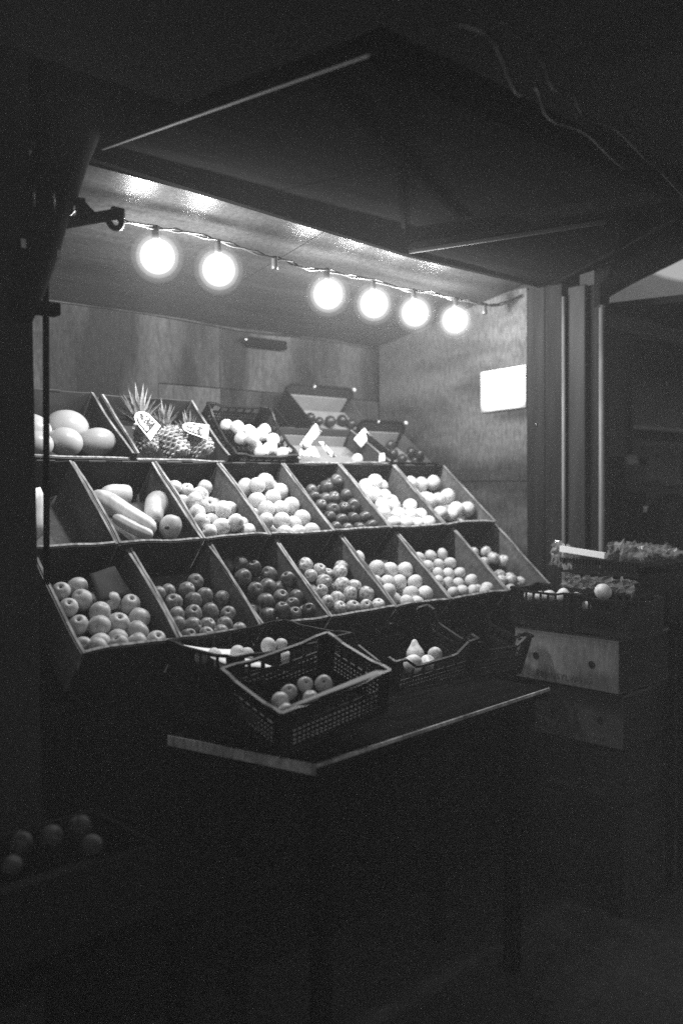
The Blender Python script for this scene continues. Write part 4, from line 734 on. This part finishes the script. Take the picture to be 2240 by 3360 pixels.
# squashes: swept bodies, neck and bulb
def squash(pts, rad, lab, rib=0):
    root = tag(empty('squash', pts[0]), lab, 'squash', 'squashes in the upper row')
    pp = smooth_path(pts, 6); n = len(pp); rr = []
    for i in range(n):
        t = i/(n-1)*(len(rad)-1); k = min(int(t), len(rad)-2); f_ = t-k; f_ = f_*f_*(3-2*f_); rr.append(rad[k]*(1-f_)+rad[k+1]*f_)
    for e in range(4):
        c = math.sqrt(max(.02, 1-((3-e)/3.4)**2)); rr[e] *= c; rr[n-1-e] *= c
    mb = MB(); N_ = 20; mb.tube(pp, rr, N_)
    if rib:
        P = [Vector(p) for p in mb.v]
        for i in range(n):
            for k in range(N_):
                q = P[i*N_+k]; mb.v[i*N_+k] = tuple(pp[i] + (q-pp[i])*(1 + rib*math.cos(7*2*math.pi*k/N_)))
    bpy_parent(mb.build('flesh', M['squash']), root)
    d = (pp[0]-pp[1]).normalized()
    bpy_parent(MB().tube([pp[0]-d*.004, pp[0]+d*.012], [.006, .005], 7).build('stalk', M['stem']), root)
squash([(1.405, 2.655, 1.525), (1.44, 2.61, 1.488), (1.485, 2.54, 1.440), (1.523, 2.478, 1.404)], [.022, .036, .034, .028], 'long ribbed squash lying nearest the crate divider', .06)
squash([(1.425, 2.56, 1.450), (1.465, 2.51, 1.415), (1.505, 2.462, 1.388)], [.018, .021, .018], 'thin dark-sided squash at the bottom of the crate', .07)
squash([(1.44, 2.665, 1.520), (1.49, 2.668, 1.520), (1.545, 2.660, 1.512)], [.022, .034, .040], 'squash lying crosswise at the back of the crate')
squash([(1.55, 2.515, 1.432), (1.57, 2.555, 1.462), (1.605, 2.59, 1.487), (1.628, 2.61, 1.50)], [.026, .033, .042, .036], 'thick butternut squash pointing up the crate')
squash([(1.572, 2.478, 1.412), (1.59, 2.488, 1.412), (1.612, 2.492, 1.408)], [.030, .042, .040], 'short round squash beside the crate divider', .02)
lump('paper_bag', 'pale paper bag standing in the first upper-row crate', 'bag', (1.150, 2.55, 1.465), (.042, .035, .085), 'paper', seed=12)

# pineapples
def pineapple(base, top, tip, r, lab, seed):
    rr = random.Random(seed); b, t, c = Vector(base), Vector(top), Vector(tip); d = (t-b).normalized(); L = (t-b).length
    root = tag(empty('pineapple'), lab, 'pineapple', 'pineapples in the top box')
    Mx = Matrix.Translation(b) @ d.to_track_quat('Z', 'Y').to_matrix().to_4x4(); root.matrix_world = Mx
    nr, ns = 9, 11; mb = MB()
    def rad(z): u = z/L; return r*math.sqrt(max(.05, 1-(abs(2*u-.92)/1.06)**3.2))
    mb.lathe([(.004, 0)] + [(rad(L*k/12)*.9, L*k/12) for k in range(13)] + [(.004, L)], 16)
    for j in range(nr):
        z = L*(j+.6)/nr; q = rad(z)
        for k in range(ns):
            a = 2*math.pi*(k+.5*(j % 2))/ns; ca, sa = math.cos(a), math.sin(a); w = q*2*math.pi/ns*.46; h = L/nr*.52
            P = lambda dz, da, e: ((q+e)*math.cos(a+da/q), (q+e)*math.sin(a+da/q), z+dz)
            mb.add([P(-h, 0, -.002), P(0, -w, -.002), P(h, 0, -.002), P(0, w, -.002), P(-h*.35, -w*.4, .0035), P(h*.35, -w*.4, .0035), P(h*.35, w*.4, .0035), P(-h*.35, w*.4, .0035), P(.0, 0, .007)],
                   [(0, 1, 4), (1, 2, 5), (2, 3, 6), (3, 0, 7), (1, 5, 4), (2, 6, 5), (3, 7, 6), (0, 4, 7), (4, 5, 8), (5, 6, 8), (6, 7, 8), (7, 4, 8)])
    mb.build('body', M['pine'], root)
    cl = (c-t).length
    lf = MB().add([(-.009, 0, 0), (.009, 0, 0), (-.008, .006, .4), (.008, .006, .4), (0, .03, 1), (0, -.004, 0), (0, .001, .4)], [(0, 5, 6, 2), (5, 1, 3, 6), (2, 6, 4), (6, 3, 4)]).mesh('leaf'); lf.materials.append(M['leaf'])
    for k in range(30):
        o = bpy.data.objects.new('leaf', lf); col.objects.link(o); o.parent = root
        tilt = R(6+38*(k/30)*rr.uniform(.6, 1.2)); ln = cl*rr.uniform(.75, 1.1)*(1-.35*k/30)
        o.matrix_local = Matrix.Translation((0, 0, L*.97)) @ Matrix.Rotation(k*2.4, 4, 'Z') @ Matrix.Translation((0, .006, 0)) @ Matrix.Rotation(-tilt, 4, 'X') @ Matrix.Diagonal((1.3, 1, ln, 1))
    return root
pineapple((1.655, 2.715, 1.668), (1.672, 2.80, 1.775), (1.725, 2.88, 1.89), (.036), 'pineapple at the back with its crown up and a shield tag', 1)
pineapple((1.782, 2.715, 1.650), (1.764, 2.785, 1.755), (1.752, 2.85, 1.835), .047, 'middle pineapple without a tag', 2)
pineapple((1.890, 2.715, 1.660), (1.862, 2.775, 1.735), (1.842, 2.84, 1.805), .047, 'pineapple with a tag tied across its top by the lemon crate', 3)
def tag_card(pts, lab):
    """shield-shaped printed tag; pts: two shoulder points and two foot points"""
    a, b, c, d = [Vector(p) for p in pts]; n = (b-a).cross(d-a).normalized()
    if n.dot(CAMP-a) < 0: n = -n
    cc = (a+b+c+d)/4; a, b, c, d = [cc + (p-cc)*1.22 + n*.012 for p in (a, b, c, d)]
    root = tag(empty('fruit_tag', a), lab, 'tag', 'tags on the pineapples')
    def q(u, v): return a.lerp(b, u).lerp(d.lerp(c, u), v)
    def shape(k, e):
        out = [(k, 1-k), (1-k, 1-k), (1-k, .28), (1-k-.12, .1+k*.5), (.62, k), (.38, k), (k+.12, .1+k*.5), (k, .28)]
        V = [q(u, v) + n*e for u, v in out]; m = len(V)
        return MB().add(V + [p - n*.001 for p in V], [tuple(range(m)), tuple(range(m, 2*m))[::-1]] + [(i, (i+1) % m, (i+1) % m+m, i+m) for i in range(m)])
    bpy_parent(shape(0, .001).build('card', M['paper']), root)
    def inner(k, v1, e):
        out = [(k, v1), (1-k, v1), (1-k, .3), (1-k-.1, .16), (.6, .09), (.4, .09), (k+.1, .16), (k, .3)]
        V = [q(u, v) + n*e for u, v in out]; m = len(V)
        return MB().add(V + [p - n*.0006 for p in V], [tuple(range(m)), tuple(range(m, 2*m))[::-1]] + [(i, (i+1) % m, (i+1) % m+m, i+m) for i in range(m)])
    bpy_parent(inner(.09, .76, .0022).build('border', M['carddark']), root)
    bpy_parent(inner(.13, .72, .0034).build('print', M['tagprint']), root)
tag_card([(1.598, 2.735, 1.778), (1.648, 2.745, 1.80), (1.690, 2.725, 1.752), (1.640, 2.70, 1.708)], 'shield-shaped printed tag hanging on the back pineapple')
tag_card([(1.788, 2.712, 1.738), (1.805, 2.728, 1.765), (1.893, 2.722, 1.758), (1.868, 2.695, 1.712)], 'shield-shaped printed tag lying on the pineapple by the lemons')

# price signs and paper scraps in the tray
def sign(pts, lab, m='signprint'):
    return sheet('price_sign', pts, lab, 'price sign', m, .0015, .002, 3)
sign([(2.329, 2.70, 1.705), (2.372, 2.70, 1.692), (2.500, 2.755, 1.768), (2.468, 2.76, 1.799)], 'long price sign covered in writing standing in the tray')
sign([(2.757, 2.83, 1.745), (2.794, 2.82, 1.708), (2.889, 2.85, 1.763), (2.852, 2.86, 1.800)], 'blank white card leaning on the tray edge by the plums', 'paper')
sign([(2.455, 2.728, 1.722), (2.47, 2.715, 1.722), (2.53, 2.70, 1.66), (2.485, 2.69, 1.655)], 'narrow written slip lying aslant at the tray front')
sign([(2.318, 2.695, 1.66), (2.36, 2.72, 1.712), (2.43, 2.725, 1.700), (2.43, 2.69, 1.656)], 'crumpled printed paper at the tray corner by the lemons')
sign([(2.779, 2.70, 1.642), (2.80, 2.715, 1.678), (2.835, 2.72, 1.682), (2.82, 2.70, 1.645)], 'small white paper corner between the two trays', 'paper')
sheet('card_flap', [(1.575, 2.955, 1.868), (1.62, 2.955, 1.868), (1.62, 2.953, 1.848), (1.57, 2.953, 1.848)], 'pale card flap behind the pineapple crown', 'flap', 'card')
sheet('card_flap', [(1.73, 2.96, 1.865), (1.80, 2.96, 1.865), (1.795, 2.958, 1.845), (1.725, 2.958, 1.845)], 'pale torn flap between the pineapple crowns', 'flap', 'card')

# ------------------------------------------------------------------ the air
hz = MB().box(-21, 21, -21, 21, -1, 5.4).build('haze', None); tag(hz, 'thin night haze around the lamps', kind='stuff')
hm = bpy.data.materials.new('night_air'); hm.use_nodes = True; t = hm.node_tree; t.nodes.clear()
pv = t.nodes.new('ShaderNodeVolumePrincipled'); pv.inputs['Color'].default_value = grey(.95); pv.inputs['Density'].default_value = HAZE; pv.inputs['Anisotropy'].default_value = .1
mo = t.nodes.new('ShaderNodeOutputMaterial'); t.links.new(pv.outputs[0], mo.inputs['Volume']); hz.data.materials.append(hm)

# ------------------------------------------------------------------ person at the edge of the light, seen from behind
def person(px, py, face):
    root = tag(empty('person', (px, py, 0), (0, 0, face)), 'person in a dark coat seen from behind beside the wrapped tray', 'person')
    J = {'pelvis': (0, 0, .90, .150, .115), 'waist': (0, .005, 1.04, .150, .110), 'chest': (0, .01, 1.22, .170, .125), 'upper': (0, .0, 1.36, .150, .105), 'neck': (0, .01, 1.44, .058, .060), 'neck2': (0, .025, 1.50, .055, .058), 'head0': (0, .03, 1.55, .072, .088), 'head1': (0, .025, 1.62, .078, .098), 'head2': (0, .015, 1.69, .060, .075)}
    E_ = [('pelvis', 'waist'), ('waist', 'chest'), ('chest', 'upper'), ('upper', 'neck'), ('neck', 'neck2'), ('neck2', 'head0'), ('head0', 'head1'), ('head1', 'head2')]
    for s, n in ((-1, 'l'), (1, 'r')):
        J.update({'sh'+n: (s*.175, 0, 1.365, .072, .075), 'el'+n: (s*.235, -.01, 1.08, .052, .055), 'wr'+n: (s*.225, .10, .86, .034, .030), 'ha'+n: (s*.215, .14, .80, .040, .022),
                  'hip'+n: (s*.095, 0, .84, .098, .10), 'kn'+n: (s*.10, .02, .47, .062, .065), 'an'+n: (s*.105, -.01, .09, .045, .05), 'to'+n: (s*.12, .15, .035, .042, .030)})
        E_ += [('upper', 'sh'+n), ('sh'+n, 'el'+n), ('el'+n, 'wr'+n), ('wr'+n, 'ha'+n), ('pelvis', 'hip'+n), ('hip'+n, 'kn'+n), ('kn'+n, 'an'+n), ('an'+n, 'to'+n)]
        for q, (dx, l) in enumerate(((-.028, .055), (-.010, .066), (.008, .062), (.024, .048))):
            J['f%d%s' % (q, n)] = (s*(.215+dx*.6), .165+dx*.2, .765, .010, .010); J['g%d%s' % (q, n)] = (s*(.212+dx*.6), .165+dx*.2, .765-l*.6, .008, .008)
            E_ += [('ha'+n, 'f%d%s' % (q, n)), ('f%d%s' % (q, n), 'g%d%s' % (q, n))]
        J['t'+n] = (s*.178, .135, .78, .011, .011); J['u'+n] = (s*.172, .145, .745, .009, .009); E_ += [('ha'+n, 't'+n), ('t'+n, 'u'+n)]
    ks = list(J); me = bpy.data.meshes.new('body'); me.from_pydata([J[k][:3] for k in ks], [(ks.index(a), ks.index(b)) for a, b in E_], []); me.update()
    o = bpy.data.objects.new('body', me); col.objects.link(o); o.parent = root
    sk = o.modifiers.new('skin', 'SKIN'); ss = o.modifiers.new('round', 'SUBSURF'); ss.levels = ss.render_levels = 2
    for i, k in enumerate(ks): v = me.skin_vertices[0].data[i]; v.radius = J[k][3:]; v.use_root = (k == 'pelvis')
    dg = bpy.context.evaluated_depsgraph_get(); m2 = bpy.data.meshes.new_from_object(o.evaluated_get(dg)); o.modifiers.clear(); o.data = m2
    m2.materials.clear(); m2.materials.append(M['skin']); m2.polygons.foreach_set('use_smooth', [True]*len(m2.polygons))
    # coat: two sleeves and a body that hangs to mid-thigh; trousers, shoes, hair, cap
    def coat(u, v):
        a = 2*math.pi*u; z = 1.475 - .86*v
        w = .070 + .135*min(1, v*8)**.6 - .01*math.sin(3*v) + .05*max(0, v-.55); d = .068 + .085*min(1, v*8)**.6 + .045*max(0, v-.5)
        f_ = 1 + .025*math.sin(7*a+9*v)*v + .02*math.sin(3*a+14*v)
        return (w*f_*math.cos(a), d*f_*math.sin(a), z)
    MB().grid(coat, 32, 22, .006).build('coat', M['coat'], root)
    for s in (-1, 1):
        MB().tube(smooth_path([(s*.10, 0, 1.405), (s*.182, 0, 1.375), (s*.222, -.005, 1.22), (s*.242, -.012, 1.08), (s*.236, .05, .96), (s*.228, .095, .87)], 5), [.06]+[.092]*5+[.074]*5+[.066]*5+[.058]*5+[.052]*5, 12).build('sleeve', M['coat'], root)
        MB().tube(smooth_path([(s*.085, 0, .86), (s*.10, .01, .66), (s*.102, .022, .47), (s*.104, .005, .26), (s*.106, -.008, .07)], 5), [.112]*5+[.098]*5+[.08]*5+[.074]*5+[.07], 12).build('trouser_leg', M['coat'], root)
        MB().tube([(s*.105, -.06, .04), (s*.108, 0, .05), (s*.115, .09, .045), (s*.12, .17, .03), (s*.121, .195, .026)], [.03, .046, .047, .036, .014], 10).build('shoe', M['coat'], root)
        MB().lathe([(.002, .012), (.02, .01), (.024, 0), (.012, -.01), (.002, -.012)], 10, Matrix.Translation((s*.080, .02, 1.605)) @ Matrix.Rotation(R(90*s), 4, 'Y') @ Matrix.Diagonal((1.5, .8, .7, 1))).build('ear', M['skin'], root)
        MB().lathe([(.001, .009), (.008, .005), (.01, 0), (.001, -.006)], 8, Matrix.Translation((s*.031, .108, 1.625)) @ Matrix.Rotation(R(-90), 4, 'X')).build('eye', M['hair'], root)
    MB().tube([(0, .10, 1.635), (0, .122, 1.605), (0, .128, 1.592), (0, .112, 1.58)], [.008, .013, .016, .01], 8).build('nose', M['skin'], root)
    MB().tube([(-.024, .100, 1.555), (0, .112, 1.553), (.024, .100, 1.555)], [.003, .006, .003], 6).build('mouth', M['hair'], root)
    def hair(u, v):
        a = 2*math.pi*u; b = v*R(118 if math.sin(a) < .2 else 62)
        return (.088*math.sin(b)*math.cos(a), .012+.108*math.sin(b)*math.sin(a)-.01, 1.625+.108*math.cos(b)+.004*math.sin(11*a))
    MB().grid(hair, 28, 10, .006).build('hair', M['hair'], root)
    MB().tube([(.085*math.cos(a), .01+.085*math.sin(a), 1.425+.012*math.sin(3*a)) for a in [2*math.pi*k/20 for k in range(21)]], .03, 8, False).build('scarf', M['coat'], root)
    return root
person(3.93, 1.80, R(-35))
